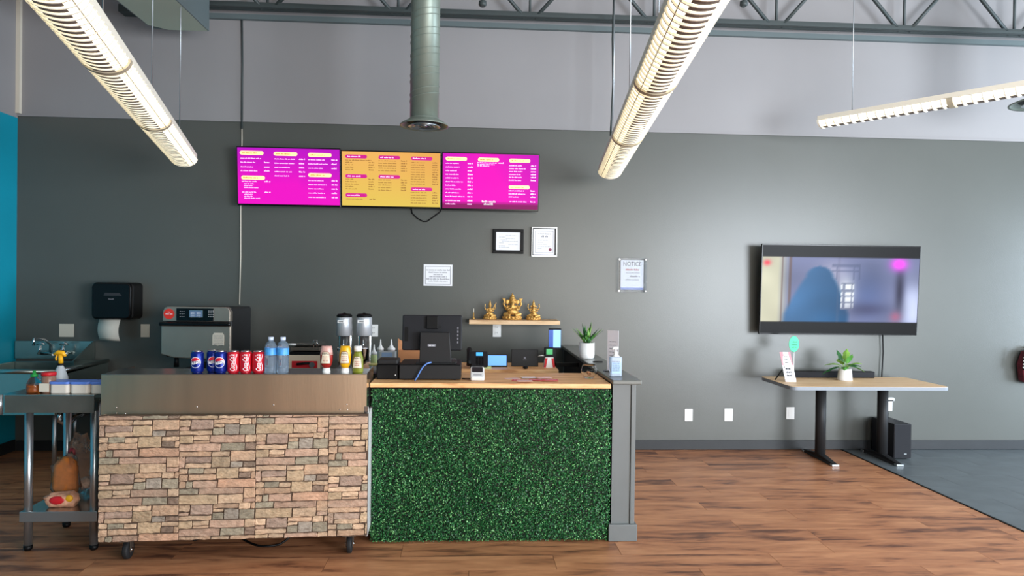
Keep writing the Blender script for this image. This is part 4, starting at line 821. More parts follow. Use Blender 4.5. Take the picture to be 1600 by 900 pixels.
# ---- condiment and drinks on the cart top
CTZ = zs
def on_cart(px_, Yloc): # world position on steel top under photo column
    p = at(px_, 583, 3.9); l = CM.inverted() @ p; return CM @ Vector((l.x, Yloc, CTZ))
mat('can_blue', (14, 36, 128), .25, metal=.4); mat('can_red', (206, 24, 44), .28, metal=.3); mat('can_silver', (200, 200, 205), .2, metal=1); mat('can_white', (240, 240, 244), .35); mat('can_globered', (206, 26, 50), .35)
def wrap(r, z0): # map flat drawing (u,v) around cylinder facing -y
    return lambda u, v, e=0: ((r+e)*math.sin(u/r), -(r+e)*math.cos(u/r), z0+v)
def can(kind):
    t = thing('soda_can', (0, 0, 0), 'x', 'can'); r = .033
    MB().lathe([(.024, 0), (.026, .001), (.0325, .012), (r, .014), (r, .106), (.031, .111), (.0275, .1165)], (0, 0, 0), 32).build('can_body', 'can_blue' if kind else 'can_red', t)
    MB().lathe([(.0275, .1165), (.028, .119), (.0275, .1215), (.0262, .1215), (.0255, .118)], (0, 0, 0), 32).build('lid', 'can_silver', t); MB().lathe([(.0238, -.0), (.0275, .004), (.0295, .006)], (0, 0, 0), 32, cap=False).build('bottom_rim', 'can_silver', t)
    f = wrap(r, .06)
    def disc(mb, R, a0, a1, e, chord=None):
        n = 22; pts = [(R*math.cos(a0+(a1-a0)*k/n), R*math.sin(a0+(a1-a0)*k/n)) for k in range(n+1)]
        # fill in vertical strips
        vs = []; fs = []; ys = chord
        m = 16
        for i in range(m+1):
            u = -R+2*R*i/m; h = math.sqrt(max(0, R*R-u*u)); lo, hi = max(-h, ys[0](u)), min(h, ys[1](u)); 
            if hi < lo: hi = lo
            vs += [f(u, lo, e), f(u, hi, e)]
        fs = [(2*i, 2*i+2, 2*i+3, 2*i+1) for i in range(m)]; mb.add(vs, fs, True)
    if kind:
        wave = lambda o_: (lambda u: o_+.003*math.sin(u*110))
        mb = MB(); disc(mb, .029, 0, 0, .0003, (lambda u: -1, lambda u: 1)); mb.build('globe_ring', 'can_white', t)
        mb = MB(); disc(mb, .0265, 0, 0, .0006, (wave(.008), lambda u: 1)); mb.build('globe_top', 'can_globered', t)
        mb = MB(); disc(mb, .0265, 0, 0, .0006, (lambda u: -1, wave(-.008))); mb.build('globe_bottom', 'can_blue', t)
        mb = MB(); put_text(mb, 'PEPSI', .0205, lambda u, v: f(u, v, .0009)); put_text(mb, 'PEPSI', .0205, lambda u, v: f(u+.0004, v+.0003, .0009)); mb.build('lettering', mat('can_navy', (8, 20, 84), .35), t)
    else:
        mb = MB()
        sk = lambda u, v: f(-(v), u, .0005)   # lettering running up the can
        tv_ = text2d('Coca-Cola', 1)[0]; hw_ = max(p[0] for p in tv_); hh_ = max(p[1] for p in tv_)
        for d_ in (0, .0006, -.0006, .0012): put_text(mb, 'Coca-Cola', 1, lambda u, v: f(-v/hh_*.0135+d_+.001-u/hw_*.002, u/hw_*.046+v/hh_*.0025, .0008))
        mb.build('lettering', 'can_white', t)
        mb = MB(); vs = []
        for k in range(17): u = -.03+.06*k/16; zz = .03*(math.sin(u*60)); vs += [f(.018+.004*math.sin(k*.5), -.045+.09*k/16, .0004), f(.021+.005*math.sin(k*.5), -.045+.09*k/16, .0004)]
        mb.add(vs, [(2*i, 2*i+1, 2*i+3, 2*i+2) for i in range(16)]); mb.build('ribbon_stripe', 'can_white', t)
    return t
pc = can(1); cc = can(0)
for k, (px_, lb) in enumerate(((306.5, 'blue cola can with round emblem, leftmost on the steel top'), (327.5, 'blue cola can with round emblem, middle of the three blue cans'), (342.8, 'blue cola can with round emblem, touching the red cans'))):
    o = pc if k == 0 else dup(pc, (0, 0, 0)); o.location = on_cart(px_, .095 if k != 1 else .132); o['label'] = lb; o['group'] = 'blue cola cans on the cart'; o.rotation_euler.z = (.05, .3, .1)[k]
for k, (px_, lb) in enumerate(((362.7, 'red cola can with white script, nearest the blue cans'), (382, 'red cola can with white script, middle of the three red cans'), (401.6, 'red cola can with white script, beside the water bottles'))):
    o = cc if k == 0 else dup(cc, (0, 0, 0)); o.location = on_cart(px_, .095); o['label'] = lb; o['group'] = 'red cola cans on the cart'; o.rotation_euler.z = (.1, .15, .2)[k]
# water bottles
t = thing('water_bottle', (0, 0, 0), 'x', 'bottle'); prof = [(.026, 0), (.031, .004)]
for k in range(6): prof += [(.0325, .012+.015*k), (.0305, .018+.015*k)]
prof += [(.0325, .105), (.0325, .135), (.031, .145), (.022, .168), (.0135, .176), (.0125, .186)]
MB().lathe(prof, (0, 0, 0), 28).build('bottle_body', 'clear_blue', t); MB().lathe([(.0145, .18), (.0148, .196), (.013, .198)], (0, 0, 0), 20).build('cap', mat('cap_white', (200, 214, 236), .4), t)
MB().lathe([(.0328, .1), (.0328, .138)], (0, 0, 0), 28, cap=False).build('label_band', mat('label_lightblue', (70, 150, 214), .4, var=.3, vscale=30), t)
t.location = on_cart(420.8, .09); t['label'] = 'clear water bottle with blue band, nearer the red cans'; t['group'] = 'water bottles on the cart'
dup(t, on_cart(439.6, .09), 'clear water bottle with blue band, nearer the ketchup')
# inverted sauce bottles
mat('ketchup', (150, 34, 28), .25); mat('mustard', (226, 170, 20), .3); mat('relish', (122, 128, 40), .3); mat('label_cream', (226, 214, 190), .5); mat('ketchup_top', (206, 160, 150), .3)
def sauce(px_, body, label, inverted, cap, h=.155, w=.034, upper=None):
    p = on_cart(px_, .1); t = thing('sauce_bottle', p, label, 'bottle'); M_ = Matrix.Translation(p)
    if inverted:
        mb = MB(M_); mb.lathe([(.021, 0), (.0225, .003), (.0195, .028)], n=24); mb.build('cap', cap, t)
        pr = [(.0185, .028), (w*.85, .045), (w, .07), (w*1.02, .1), (w*.97, h-.03), (w*.88, h-.012), (w*.8, h)]
    else:
        mb = MB(M_); mb.lathe([(.021, h-.03), (.022, h-.003), (.019, h)], n=24); mb.build('cap', cap, t)
        pr = [(w*.9, 0), (w, .008), (w, h*.5), (w*.9, h*.6), (.021, h*.72), (.019, h-.03)]
    mb = MB(M_); mb.lathe(pr, n=28, sy=.72); mb.build('bottle_body', body, t)
    if upper: mb = MB(M_); mb.lathe([(w*1.035, .1), (w*.985, h-.03), (w*.9, h-.011), (w*.81, h+.001)], n=28, sy=.74); mb.build('upper_body', upper, t)
    zc = h*(.58 if inverted else .4); kh = .066; wt, wb = .018, .025
    def key(s_, m_, e, nm, par):
        mb = MB(M_); P = []
        out = [(-wt*s_, kh/2*s_), (-wt*.6*s_, kh/2*s_+.004), (wt*.6*s_, kh/2*s_+.004), (wt*s_, kh/2*s_), (wb*s_, -kh/2*s_+.008), (wb*s_, -kh/2*s_), (-wb*s_, -kh/2*s_), (-wb*s_, -kh/2*s_+.008)]
        R_ = w*1.04; f = lambda u, v: (u, -.74*math.sqrt(max(R_*R_-u*u, 1e-6))-e, zc+v)
        n_ = 9; vs = []
        for i in range(n_): 
            u = -wb*s_+2*wb*s_*i/(n_-1); top = kh/2*s_ if abs(u) < wt*s_ else kh/2*s_*(1-(abs(u)-wt*s_)/(wb*s_-wt*s_)*1.7)
            vs += [f(u, -kh/2*s_), f(u, top)]
        mb.add(vs, [(2*i, 2*i+2, 2*i+3, 2*i+1) for i in range(n_-1)], True); return mb.build(nm, m_, par), f
    lb, f = key(1.0, mat('label_edge', (120, 80, 50), .5), .0004, 'label_edge', t); l2, f = key(.92, 'label_cream', .0012, 'label', t)
    mb = MB(M_); put_text(mb, 'HEINZ', .0125, lambda u, v: (f(u, v+.022)[0], f(u, 0)[1]-.0012, zc+.022+v)); mb.build('brand_lettering', 'ink', t)
    mb = MB(M_)
    for q_ in range(3): scribble(mb, -.015, zc+.003-.011*q_, .03, .005, 0, random, lambda u, v: (u, f(u, 0)[1]-.0008, v))
    mb.build('label_text', 'ink_red', t)
sauce(507.5, 'ketchup', 'upside-down ketchup bottle with white cap on the cart', True, 'white', h=.148, w=.034, upper='ketchup_top')
sauce(537, 'mustard', 'yellow upside-down mustard bottle on the steel top', True, 'white', h=.15, w=.032)
sauce(557, 'relish', 'green relish bottle standing upright with white cap', False, 'white', h=.15, w=.03)

# ================================================================ BACK DESK ITEMS
# telephone
c = at(748, 575, 5.15); t = thing('desk_telephone', (c.x, 5.15, DZ), 'black desk telephone with a small lit blue display', 'telephone')
M_ = Matrix.Translation((c.x, 5.2, DZ+.0)) @ Matrix.Rotation(math.radians(38), 4, 'X')
mb = MB(M_); mb.slab(rslab(.13, .16, .01), .06, .085); mb.build('phone_body', 'charcoal', t, bevel=.004); B('rest', 'black', t, c.x-.05, c.x+.05, 5.16, 5.26, DZ, DZ+.05)
mb = MB(M_); mb.box(-.02, .03, .03, .065, .086, .088); mb.build('display', mat('phone_display', (70, 160, 220), .3, emit=.7), t)
for i in range(3):
    for k in range(4): mb = MB(M_); mb.box(-.02+.02*i, -.006+.02*i, -.06+.02*k, -.048+.02*k, .085, .089); mb.build('key', 'ink_grey' if False else 'black', t)
mb = MB(M_); mb.tube([(-.07, -.08, .1), (-.075, -.04, .115), (-.075, .04, .115), (-.07, .08, .1)], [.02, .013, .013, .02], 12); mb.build('handset', 'black', t)
# small tablet
def screenbox(x0, y0, x1, y1, Y, m, name, label, cat, bz, frame='black', tilt=-8, border=.008, zb=None):
    zb = DZ if zb is None else zb
    a, b = at(x0, y0, Y), at(x1, y1, Y); w_, h_ = b.x-a.x, (a.z-zb)/math.cos(math.radians(tilt))
    t = thing(name, ((a.x+b.x)/2, Y, zb), label, cat); M_ = Matrix.Translation((a.x, Y, zb+.001)) @ Matrix.Rotation(math.radians(tilt), 4, 'X')
    mb = MB(M_); mb.box(0, w_, 0, .01, 0, h_); mb.build('casing', frame, t, bevel=.002)
    mb = MB(M_); mb.box(border, w_-border, -.0015, 0, bz, h_-border); mb.build('screen', m, t)
    mb = MB(M_); mb.add([(w_*.3, .01, h_*.6), (w_*.7, .01, h_*.6), (w_*.7, .07, .012), (w_*.3, .07, .012), (w_*.3, .012, h_*.6-.01), (w_*.7, .012, h_*.6-.01), (w_*.7, .065, .003), (w_*.3, .065, .003)], [(0, 1, 2, 3), (7, 6, 5, 4), (0, 3, 7, 4), (1, 5, 6, 2), (2, 6, 7, 3), (0, 4, 5, 1)]); mb.build('kickstand', frame, t)
    return t, M_, w_, h_
screenbox(761, 554, 793, 569, 5.2, mat('tablet_blue', (92, 150, 226), .3, emit=.75), 'small_tablet', 'small tablet with a plain blue screen beside the telephone', 'tablet', .01)
t, M_, w_, h_ = screenbox(799.5, 546.5, 841, 569, 5.25, 'charcoal', 'black_tablet', 'black tablet on stand seen from behind, middle of the desk', 'tablet', .002, border=.002)
mb = MB(M_); mb.lathe([(.008, -.003), (.008, -.0015)], (w_*.5, 0, h_*.5), 14, axis='Y'); scribble(mb, w_*.5-.014, h_*.36, .028, .006, -.003); mb.build('logo', 'ink_grey', t)
c = at(821, 571, 5.1); tag(MB().ell((c.x, 5.1, DZ+.011), (.02, .025, .01)).build('computer_mouse', 'black'), 'little black mouse in front of the black tablet', 'mouse')
c = at(760, 570, 5.12)
t = thing('note_pad', (c.x, 5.12, DZ), 'small pad of pale green sticky notes', 'notes'); B('notes', mat('note_green', (198, 214, 150), .6), t, c.x-.035, c.x+.035, 5.09, 5.15, DZ+.0005, DZ+.016); B('backing', 'white_paper', t, c.x-.036, c.x+.036, 5.089, 5.151, DZ, DZ+.0005)
# green display on red-white stand
c = at(858, 572, 5.2); t = thing('price_display', (c.x, 5.2, DZ), 'little green-screen device on a red and white stand', 'device')
z1 = at(858, 558, 5.2).z; mb = MB(); mb.prism([(c.x-.04, DZ), (c.x+.04, DZ), (c.x+.03, z1), (c.x-.03, z1)][::-1], 5.18, 5.24); mb.build('stand', 'white', t)
for s_ in (-1, 1): mb = MB(); mb.prism([(c.x+s_*.042, DZ+.002), (c.x+s_*.026, DZ+.002), (c.x+s_*.014, z1-.005), (c.x+s_*.031, z1-.005)][::-s_ or 1], 5.177, 5.18); mb.build('red_stripe', 'red', t)
z2 = at(858, 543, 5.2).z; B('casing', 'black', t, c.x-.036, c.x+.034, 5.18, 5.23, z1+.001, z2, bevel=.004); B('screen', mat('screen_green', (60, 150, 90), .3, emit=.5), t, c.x-.024, c.x+.022, 5.1785, 5.18, z1+.022, z2-.008)
mb = MB(); mb.tube([(c.x-.036, 5.2, z1+.01), (c.x-.06, 5.2, z1+.012), (c.x-.08, 5.22, z1+.004)], .004, 6); mb.build('cord', 'white', t)
# blue-screen kiosk tablet standing on the half-wall cap's inner edge
c0, c1 = at(857.5, 513, 5.35), at(876.5, 543, 5.35)
t = thing('kiosk_tablet', ((c0.x+c1.x)/2, 5.35, c1.z), 'upright blue-screen payment tablet by the half wall', 'tablet')
B('casing', 'black', t, c0.x, c1.x, 5.35, 5.365, c1.z-.012, c0.z, bevel=.002); B('screen', mat('kiosk_blue', (126, 176, 232), .3, emit=.8), t, c0.x+.035, c1.x-.003, 5.3485, 5.35, c1.z, c0.z-.012)
B('side_panel', mat('kiosk_navy', (30, 70, 150), .3, emit=.5), t, c0.x+.002, c0.x+.035, 5.3485, 5.35, c1.z, c0.z-.012); B('post', 'black', t, (c0.x+c1.x)/2-.01, (c0.x+c1.x)/2+.01, 5.36, 5.38, HZ-.09, c1.z); B('post_bracket', 'black', t, (c0.x+c1.x)/2-.01, HX0-.006, 5.36, 5.38, HZ-.08, HZ-.05)

# ================================================================ HALF WALL ITEMS
c = hz(916.5, 560, HZ); c.x = max(c.x, HX0+.03)
t = thing('potted_aloe', (c.x, c.y, HZ), 'spiky green plant in a white pot on the half wall', 'plant'); R_ = 12.2/1100*c.y; ph = 25/1100*c.y
MB().lathe([(R_*.8, 0), (R_*.95, .008), (R_, .03), (R_*1.0, ph), (R_*.9, ph), (R_*.88, ph-.012)], (c.x, c.y, HZ), 32).build('pot', 'white', t)
MB().lathe([(R_*.9, ph-.012), (R_*.88, ph-.011)], (c.x, c.y, HZ), 24).build('soil', mat('soil', (60, 50, 40), .9), t)
MB().lathe([(R_*1.005, .03), (R_*1.02, .033), (R_*1.005, .036)], (c.x, c.y, HZ), 32, cap=False).build('pot_ridge', 'white', t)
mat('leaf_green', (78, 136, 58), .4, var=.25, vscale=40); mat('leaf_dark', (44, 94, 46), .4, var=.2, vscale=30); mat('leaf_bright', (128, 172, 72), .4, var=.2, vscale=30)
def blade(P0, az, lean, L, w_, m, parent, curl=.25, name='leaf'):
    n = 7; vs = []; az_ = Vector((math.cos(az), math.sin(az), 0)); sd = Vector((-math.sin(az), math.cos(az), 0))
    for i in range(n+1):
        u = i/n; p = Vector(P0)+az_*(L*math.sin(lean)*(u+curl*u*u*.6))+Vector((0, 0, L*math.cos(lean)*(u-curl*u*u*.5))); ww = w_*(1-u)**.7*(.7+.6*math.sin(math.pi*min(1, u+.25)))
        vs += [p-sd*ww*.5+Vector((0, 0, ww*.18)), p, p+sd*ww*.5+Vector((0, 0, ww*.18)), p-Vector((0, 0, .0015))-az_*.0022*(1-u)]
    fs = []
    for i in range(n): a_ = 4*i; fs += [(a_, a_+1, a_+5, a_+4), (a_+1, a_+2, a_+6, a_+5), (a_+2, a_+3, a_+7, a_+6), (a_+3, a_, a_+4, a_+7)]
    MB().add(vs, fs, True).build(name, m, parent)
rnd = random.Random(4)
for k in range(20):
    az = k*2.4; inner = k < 8; L = .19*rnd.uniform(.75, 1)*(1 if inner else .85)
    blade((c.x+math.cos(az)*.012, c.y+math.sin(az)*.012, HZ+ph-.012), az, (.18 if inner else .62)+rnd.uniform(-.08, .12), L*1.08, .034, ('leaf_green', 'leaf_dark', 'leaf_bright')[k % 3], t)
# hand sanitizer
c = hz(961.5, 588, HZ); t = thing('pump_bottle', (c.x, c.y, HZ), 'clear hand sanitizer pump bottle with a pale blue label', 'bottle')
zt = at(961, 557, c.y).z-HZ; bw = .037
mb = MB(); mb.slab([(c.x+p[0], c.y+p[1]) for p in rslab(bw*2, bw*1.3, .014)], HZ+.001, HZ+zt); mb.build('bottle_body', mat('frost_blue', (206, 222, 240), .15, trans=.5), t, bevel=.006)
mb = MB(); mb.box(c.x-.028, c.x+.028, c.y-bw*.65-.0015, c.y-bw*.65-.0005, HZ+.02, HZ+zt*.72); mb.build('label', mat('label_blue', (168, 196, 236), .5), t)
mb = MB(); [scribble(mb, c.x-.024, HZ+.035+.011*k, .045, .0045, c.y-bw*.65-.0022) for k in range(6)]; mb.build('label_text', 'can_navy', t)
MB().lathe([(bw*.7, zt), (.012, zt+.012), (.012, zt+.028), (.005, zt+.03), (.004, zt+.045)], (c.x, c.y, HZ), 20).build('pump_collar', 'white', t)
MB().tube([(c.x+.014, c.y, HZ+zt+.05), (c.x-.012, c.y, HZ+zt+.052), (c.x-.022, c.y, HZ+zt+.04)], [.009, .008, .005], 10).build('pump_head', 'white', t)
# upright acrylic card
c = hz(955, 582, HZ); a0 = at(949, 516, 4.45); t = thing('counter_card', (.92, 4.45, HZ), 'tall slim white card in a clear stand behind the pump bottle', 'sign')
x_ = at(949, 560, 4.45).x; h_ = a0.z-HZ
M_ = Matrix.Translation((x_, 4.45, HZ)) @ Matrix.Rotation(math.radians(-35), 4, 'Z')
mb = MB(M_); mb.box(0, .075, -.002, .002, .01, h_); mb.build('card', mat('card_grey', (196, 190, 194), .5), t); mb = MB(M_); mb.box(-.012, .085, -.03, .03, 0, .01); mb.build('stand_foot', 'clear', t)
mb = MB(M_); [scribble(mb, .015, h_*.3+.022*k, .045, .006, -.0026) for k in range(6)]; mb.build('card_text', 'ink_grey', t)
c = hz(935, 566, HZ); tag(MB().tube([(c.x-.04, c.y, HZ+.004), (c.x+.03, c.y+.0, HZ+.004)], [.004, .004], 8).build('black_pen', 'black'), 'black pen lying on the half wall next to the white pot', 'pen')

# ================================================================ RIGHT SIDE: TABLE
TT = .69; k_ = (1.5-TT)/(1.5-.74); X0, X1, Y0, Y1 = 2.46*k_, 3.725*k_, 5.24*k_, 6.21
t = thing('side_table', ((X0+X1)/2, 5.95, 0), 'light wood rectangular table on two dark columns below the television', 'table')
cxm, cym = (X0+X1)/2, (Y0+Y1)/2; sl = [(cxm+p[0], cym+p[1]) for p in rslab(X1-X0, Y1-Y0, .05)]
MB().slab(sl, TT-.002, TT).build('table_top', 'table_wood', t); MB().slab(sl, TT-.03, TT-.002).build('edge_band', mat('edge_grey', (128, 134, 142), .4), t)
for px_ in (1278, 1374):
    x_ = at(px_, 700, 6.02).x; col = MB().lathe([(.044, .05), (.044, TT-.031)], (x_, 5.98, 0), 24).build('column', 'charcoal', t)
    mb = MB(); mb.add([(x_-.03, 5.72, .001), (x_+.03, 5.72, .001), (x_+.03, 6.26, .001), (x_-.03, 6.26, .001), (x_-.02, 5.72, .02), (x_+.02, 5.72, .02), (x_+.02, 6.26, .02), (x_-.02, 6.26, .02), (x_-.03, 5.98, .055), (x_+.03, 5.98, .055)],
        [(3, 2, 1, 0), (0, 1, 5, 4), (2, 3, 7, 6), (4, 5, 9, 8), (8, 9, 6, 7), (1, 2, 6, 9, 5), (0, 4, 8, 7, 3)]); f = mb.build('foot_bar', 'charcoal', t, bevel=.004)
    for y_ in (5.735, 6.245): MB().box(x_-.031, x_+.031, y_-.02, y_+.02, .0005, .018).build('foot_tip', 'galv', f, bevel=.003)
    MB().box(x_-.04, x_+.04, 5.75, 6.15, TT-.045, TT-.031).build('top_bracket', 'charcoal', t)
# soundbar
a, b = at(1240, 579.5, 6.12), at(1367, 590, 6.12); tb = thing('soundbar', ((a.x+b.x)/2, 6.14, TT), 'long black soundbar at the back of the wooden table', 'speaker')
B('housing', 'black', tb, a.x, b.x, 6.12, 6.19, TT+.001, TT+.058, bevel=.005); B('grille', 'black_fabric', tb, a.x+.01, b.x-.01, 6.117, 6.12, TT+.006, TT+.052)
# plant
c = hz(1320, 594, TT); R_ = 11/1100*c.y; ph = 19/1100*c.y
t = thing('potted_fern', (c.x, c.y, TT), 'broad-leaved green plant in a ribbed white pot on the table', 'plant')
prof = [(R_*1.0, 0)]
for k in range(6): prof += [(R_*(1.06-.03*k), ph*(k+.25)/6), (R_*(1.0-.03*k), ph*(k+.95)/6)]
MB().lathe(prof+[(R_*.82, ph), (R_*.75, ph-.01)], (c.x, c.y, TT), 32).build('pot', 'white', t); MB().lathe([(R_*.76, ph-.01), (R_*.75, ph-.009)], (c.x, c.y, TT), 20).build('soil', 'soil', t)
rnd = random.Random(9)
def frond(az, lean, L, m, wid):
    n = 9; az_ = Vector((math.cos(az), math.sin(az), 0)); sd = Vector((-math.sin(az), math.cos(az), 0)); P0 = Vector((c.x+math.cos(az)*.01, c.y+math.sin(az)*.01, TT+ph-.01))
    cen = [P0+az_*(L*math.sin(lean)*(u**1.3))+Vector((0, 0, L*(math.cos(lean)*u*1.5-.9*u*u*math.sin(lean)))) for u in [i/n for i in range(n+1)]]
    st = MB().tube(cen[:5], .0025, 6); st = st.build('stem', 'leaf_bright', t)
    mb = MB(); vs = []; fs = []
    for i in range(3, n+1):
        u = (i-3)/(n-3); w_ = wid*math.sin(math.pi*min(1, .12+u*.86))**.8*(1 if i % 2 else .72); 
        vs += [cen[i]-sd*w_+Vector((0, 0, -w_*.25)), cen[i]+Vector((0, 0, .002)), cen[i]+sd*w_+Vector((0, 0, -w_*.25)), cen[i]-Vector((0, 0, .002))]
    for i in range(n-3): a_ = 4*i; fs += [(a_, a_+1, a_+5, a_+4), (a_+1, a_+2, a_+6, a_+5), (a_+2, a_+3, a_+7, a_+6), (a_+3, a_, a_+4, a_+7)]
    mb.add(vs, fs).build('leaf', m, t)
for k, (az, lean, L) in enumerate(((3.1, 1.15, .21), (2.7, .95, .19), (0.05, 1.1, .2), (.5, .95, .17), (-.3, .85, .17), (1.6, .7, .15), (-1.3, .9, .15), (3.6, .7, .16), (4.9, .5, .16), (2.0, .45, .17), (.9, .4, .17), (-2.1, 1.0, .14), (5.6, .9, .15))):
    frond(az, lean, L, ('leaf_dark', 'leaf_green', 'leaf_bright')[(k*2) % 3], .036)
# card sign with easel leg and stick sign
c = hz(1236, 597, TT)
t = thing('table_card', (c.x, c.y, TT), 'tilted white promotional card with an arch drawing on the table', 'sign')
tl, tr, br, bl = at(1218, 550, c.y+.12), at(1236, 550, c.y+.12), at(1244.5, 594, c.y+.01), at(1227.5, 595.5, c.y+.01)
bl.z = br.z = TT+.002
u_ = (br-bl); v_ = (tl-bl); n_ = u_.cross(v_).normalized()
def cq(u, v, e=0): return bl+u_*u+v_*v+n_*e*(1 if n_.y < 0 else -1)
def quad(mb, u0, u1, v0, v1, e0, e1): 
    vs = [cq(u, v, e) for e in (e0, e1) for u, v in ((u0, v0), (u1, v0), (u1, v1), (u0, v1))]; mb.add(vs, [(0, 1, 2, 3), (7, 6, 5, 4), (0, 4, 5, 1), (1, 5, 6, 2), (2, 6, 7, 3), (3, 7, 4, 0)])
mb = MB(); quad(mb, 0, 1, 0, 1, -.003, 0); mb.build('card', 'white_paper', t)
mb = MB(); quad(mb, 0, .3, .55, 1, .0003, .001); quad(mb, .8, 1, .55, 1, .0003, .001); mb.build('pink_corners', mat('card_pink', (200, 140, 150), .5), t)
mb = MB(); pts = [(.5+.38*math.cos(math.pi*k/12), .62+.32*math.sin(math.pi*k/12)) for k in range(13)]+[(.12, .5), (.88, .5)]; mb.add([cq(u, v, .0014) for u, v in pts], [tuple(range(13))+(13, 14)]); mb.build('arch_shape', 'white', t)
mb = MB()
for k in range(3): scribble(mb, .24, .4-.11*k, .5, .065, 0, random, lambda u, v: cq(u, v, .0022))
for k in range(3): scribble(mb, .32, .82-.1*k, .3, .04, 0, random, lambda u, v: cq(u, v, .0022))
mb.build('card_text', 'ink', t)
p, q = at(1226, 573, c.y+.07), at(1211, 591, c.y+.1); q.z = TT+.006; mb = MB(); mb.tube([p, q], .016, 4, flat=.35); mb.build('easel_leg', 'black', t)
Yg = c.y+.16; g = at(1240.5, 537.5, Yg); t = thing('stick_sign', (g.x, Yg, TT), 'green oval sign on a thin white stick beside the soundbar', 'sign')
M_ = Matrix.Translation((g.x, 0, g.z)) @ Matrix.Scale(.66, 4, (1, 0, 0)); mb = MB(M_); mb.lathe([(.068, Yg-.003), (.07, Yg-.001), (.068, Yg+.002)], n=32, axis='Y'); mb.build('oval_board', mat('sign_green', (20, 200, 138), .4), t)
mb = MB(); scribble(mb, g.x-.012, g.z+.012, .03, .012, Yg-.0035); scribble(mb, g.x-.022, g.z-.012, .045, .014, Yg-.0035); scribble(mb, g.x-.02, g.z-.034, .042, .012, Yg-.0035); mb.build('sign_text', mat('sign_text_green', (6, 120, 84), .5), t)
MB().tube([(g.x+.004, Yg+.004, g.z-.06), (g.x+.003, Yg+.004, TT+.008)], .003, 6).build('stick', 'white', t); MB().lathe([(.022, 0), (.022, .008)], (g.x+.003, Yg+.004, TT+.0005), 16).build('stick_base', 'white', t)
# subwoofer
a = hz(1378, 712, 0); x1 = at(1424, 717, 5.95).x; x0 = at(1397, 717, 5.95).x; zt = at(1424, 663, 5.95).z
t = thing('subwoofer', ((x0+x1)/2, 6.1, 0), 'black box subwoofer on the floor under the table end', 'speaker')
B('cabinet', mat('sub_black', (30, 31, 38), .55), t, x0-.0, x1, 5.955, 6.30, .008, zt, bevel=.004); B('front_grille', 'black_fabric', t, x0+.004, x1-.004, 5.951, 5.955, .012, zt-.004); B('badge', 'galv', t, x0+.09, x0+.112, 5.949, 5.951, .045, .053)
for x_ in (x0+.03, x1-.03):
    for y_ in (5.99, 6.26): MB().lathe([(.012, 0.0005), (.012, .008)], (x_, y_, 0), 10).build('foot', 'rubber', t)
# bag hanging at the right edge
c = at(1613, 575, 6.22); t = thing('hanging_bag', (c.x, 6.24, c.z), 'dark red bag with a black and white beaded strap at the right edge', 'bag')
mb = MB(); mb.prism([(c.x-.07, c.z-.13), (c.x-.09, c.z+.03), (c.x-.05, c.z+.15), (c.x+.05, c.z+.17), (c.x+.13, c.z+.14), (c.x+.16, c.z), (c.x+.13, c.z-.13), (c.x+.03, c.z-.16)], 6.22, 6.31); mb.build('bag_body', mat('bag_red', (96, 24, 36), .7, var=.4, vscale=30), t, bevel=.02, seg=3)
pts = [(c.x-.085+.02*(q_**2), 6.215, c.z+.02+q_*.135) for q_ in [k/9 for k in range(-2, 11)]]
for k, p in enumerate(pts): MB().ell(p, (.011, .011, .009), 8, 5).build('bead', 'white' if k % 2 else 'black', t)
MB().lathe([(.012, 6.24), (.012, WY)], (c.x+.03, 0, c.z+.18), 10, axis='Y').build('wall_hook', 'galv', t)

# ================================================================ LEFT SIDE
# towel dispenser
YT = 6.12; a, b = at(141, 441, YT), at(205.5, 500, YT); t = thing('towel_dispenser', ((a.x+b.x)/2, YT, b.z), 'black paper towel dispenser with a hanging white towel', 'dispenser')
cx, cz = (a.x+b.x)/2, (a.z+b.z)/2; w_, h_ = b.x-a.x, a.z-b.z
MB().prism(rrect(w_, h_, .035, cx, cz), YT+.03, WY-.001).build('housing', 'black', t, bevel=.01); MB().prism(rrect(w_*.94, h_*.95, .035, cx, cz), YT, YT+.03).build('cover', 'black_gloss', t, bevel=.012, seg=3)
MB().prism([(cx-.06, cz+.045), (cx+.09, cz+.045), (cx+.07, cz+.07), (cx-.05, cz+.07)][::-1], YT-.003, YT).build('window', mat('smoke', (52, 48, 50), .15), t); mb = MB(); scribble(mb, cx-.02, cz+.012, .04, .012, YT-.001); mb.build('logo', 'ink_grey', t)
mb = MB(); n = 8; pa, pb = at(155, 498, YT+.06), at(192, 532, YT+.06); vs = []
for k in range(n+1): u = k/n; z_ = b.z+.01-(b.z+.01-pb.z)*u; dx = .012*u*u; vs += [(pa.x+dx+.008*u, YT+.07-.05*math.sin(u*2.4), z_+.004), (pb.x-.02+dx, YT+.065-.05*math.sin(u*2.4), z_-.002)]
mb.add(vs, [(2*i, 2*i+1, 2*i+3, 2*i+2) for i in range(n)], True); o = mb.build('paper_towel', mat('towel', (206, 204, 194), .8), t); so = o.modifiers.new('s', 'SOLIDIFY'); so.thickness = .002
# soap dispenser on the teal wall
c = at(0, 524, 5.75); t = thing('soap_dispenser', (LX, 5.72, c.z-.1), 'white and brown soap dispenser on the teal wall', 'dispenser')
MB().box(LX+.0005, LX+.09, 5.68, 5.80, at(0, 515, 5.75).z, at(0, 509, 5.75).z).build('top_cover', 'white', t, bevel=.006); MB().box(LX+.0005, LX+.08, 5.69, 5.79, at(0, 533, 5.75).z, at(0, 515, 5.75).z).build('soap_tank', mat('soap_brown', (110, 88, 66), .3), t, bevel=.004); MB().box(LX+.0005, LX+.095, 5.68, 5.80, at(0, 540, 5.75).z, at(0, 533, 5.75).z).build('push_bar', 'white', t, bevel=.006)
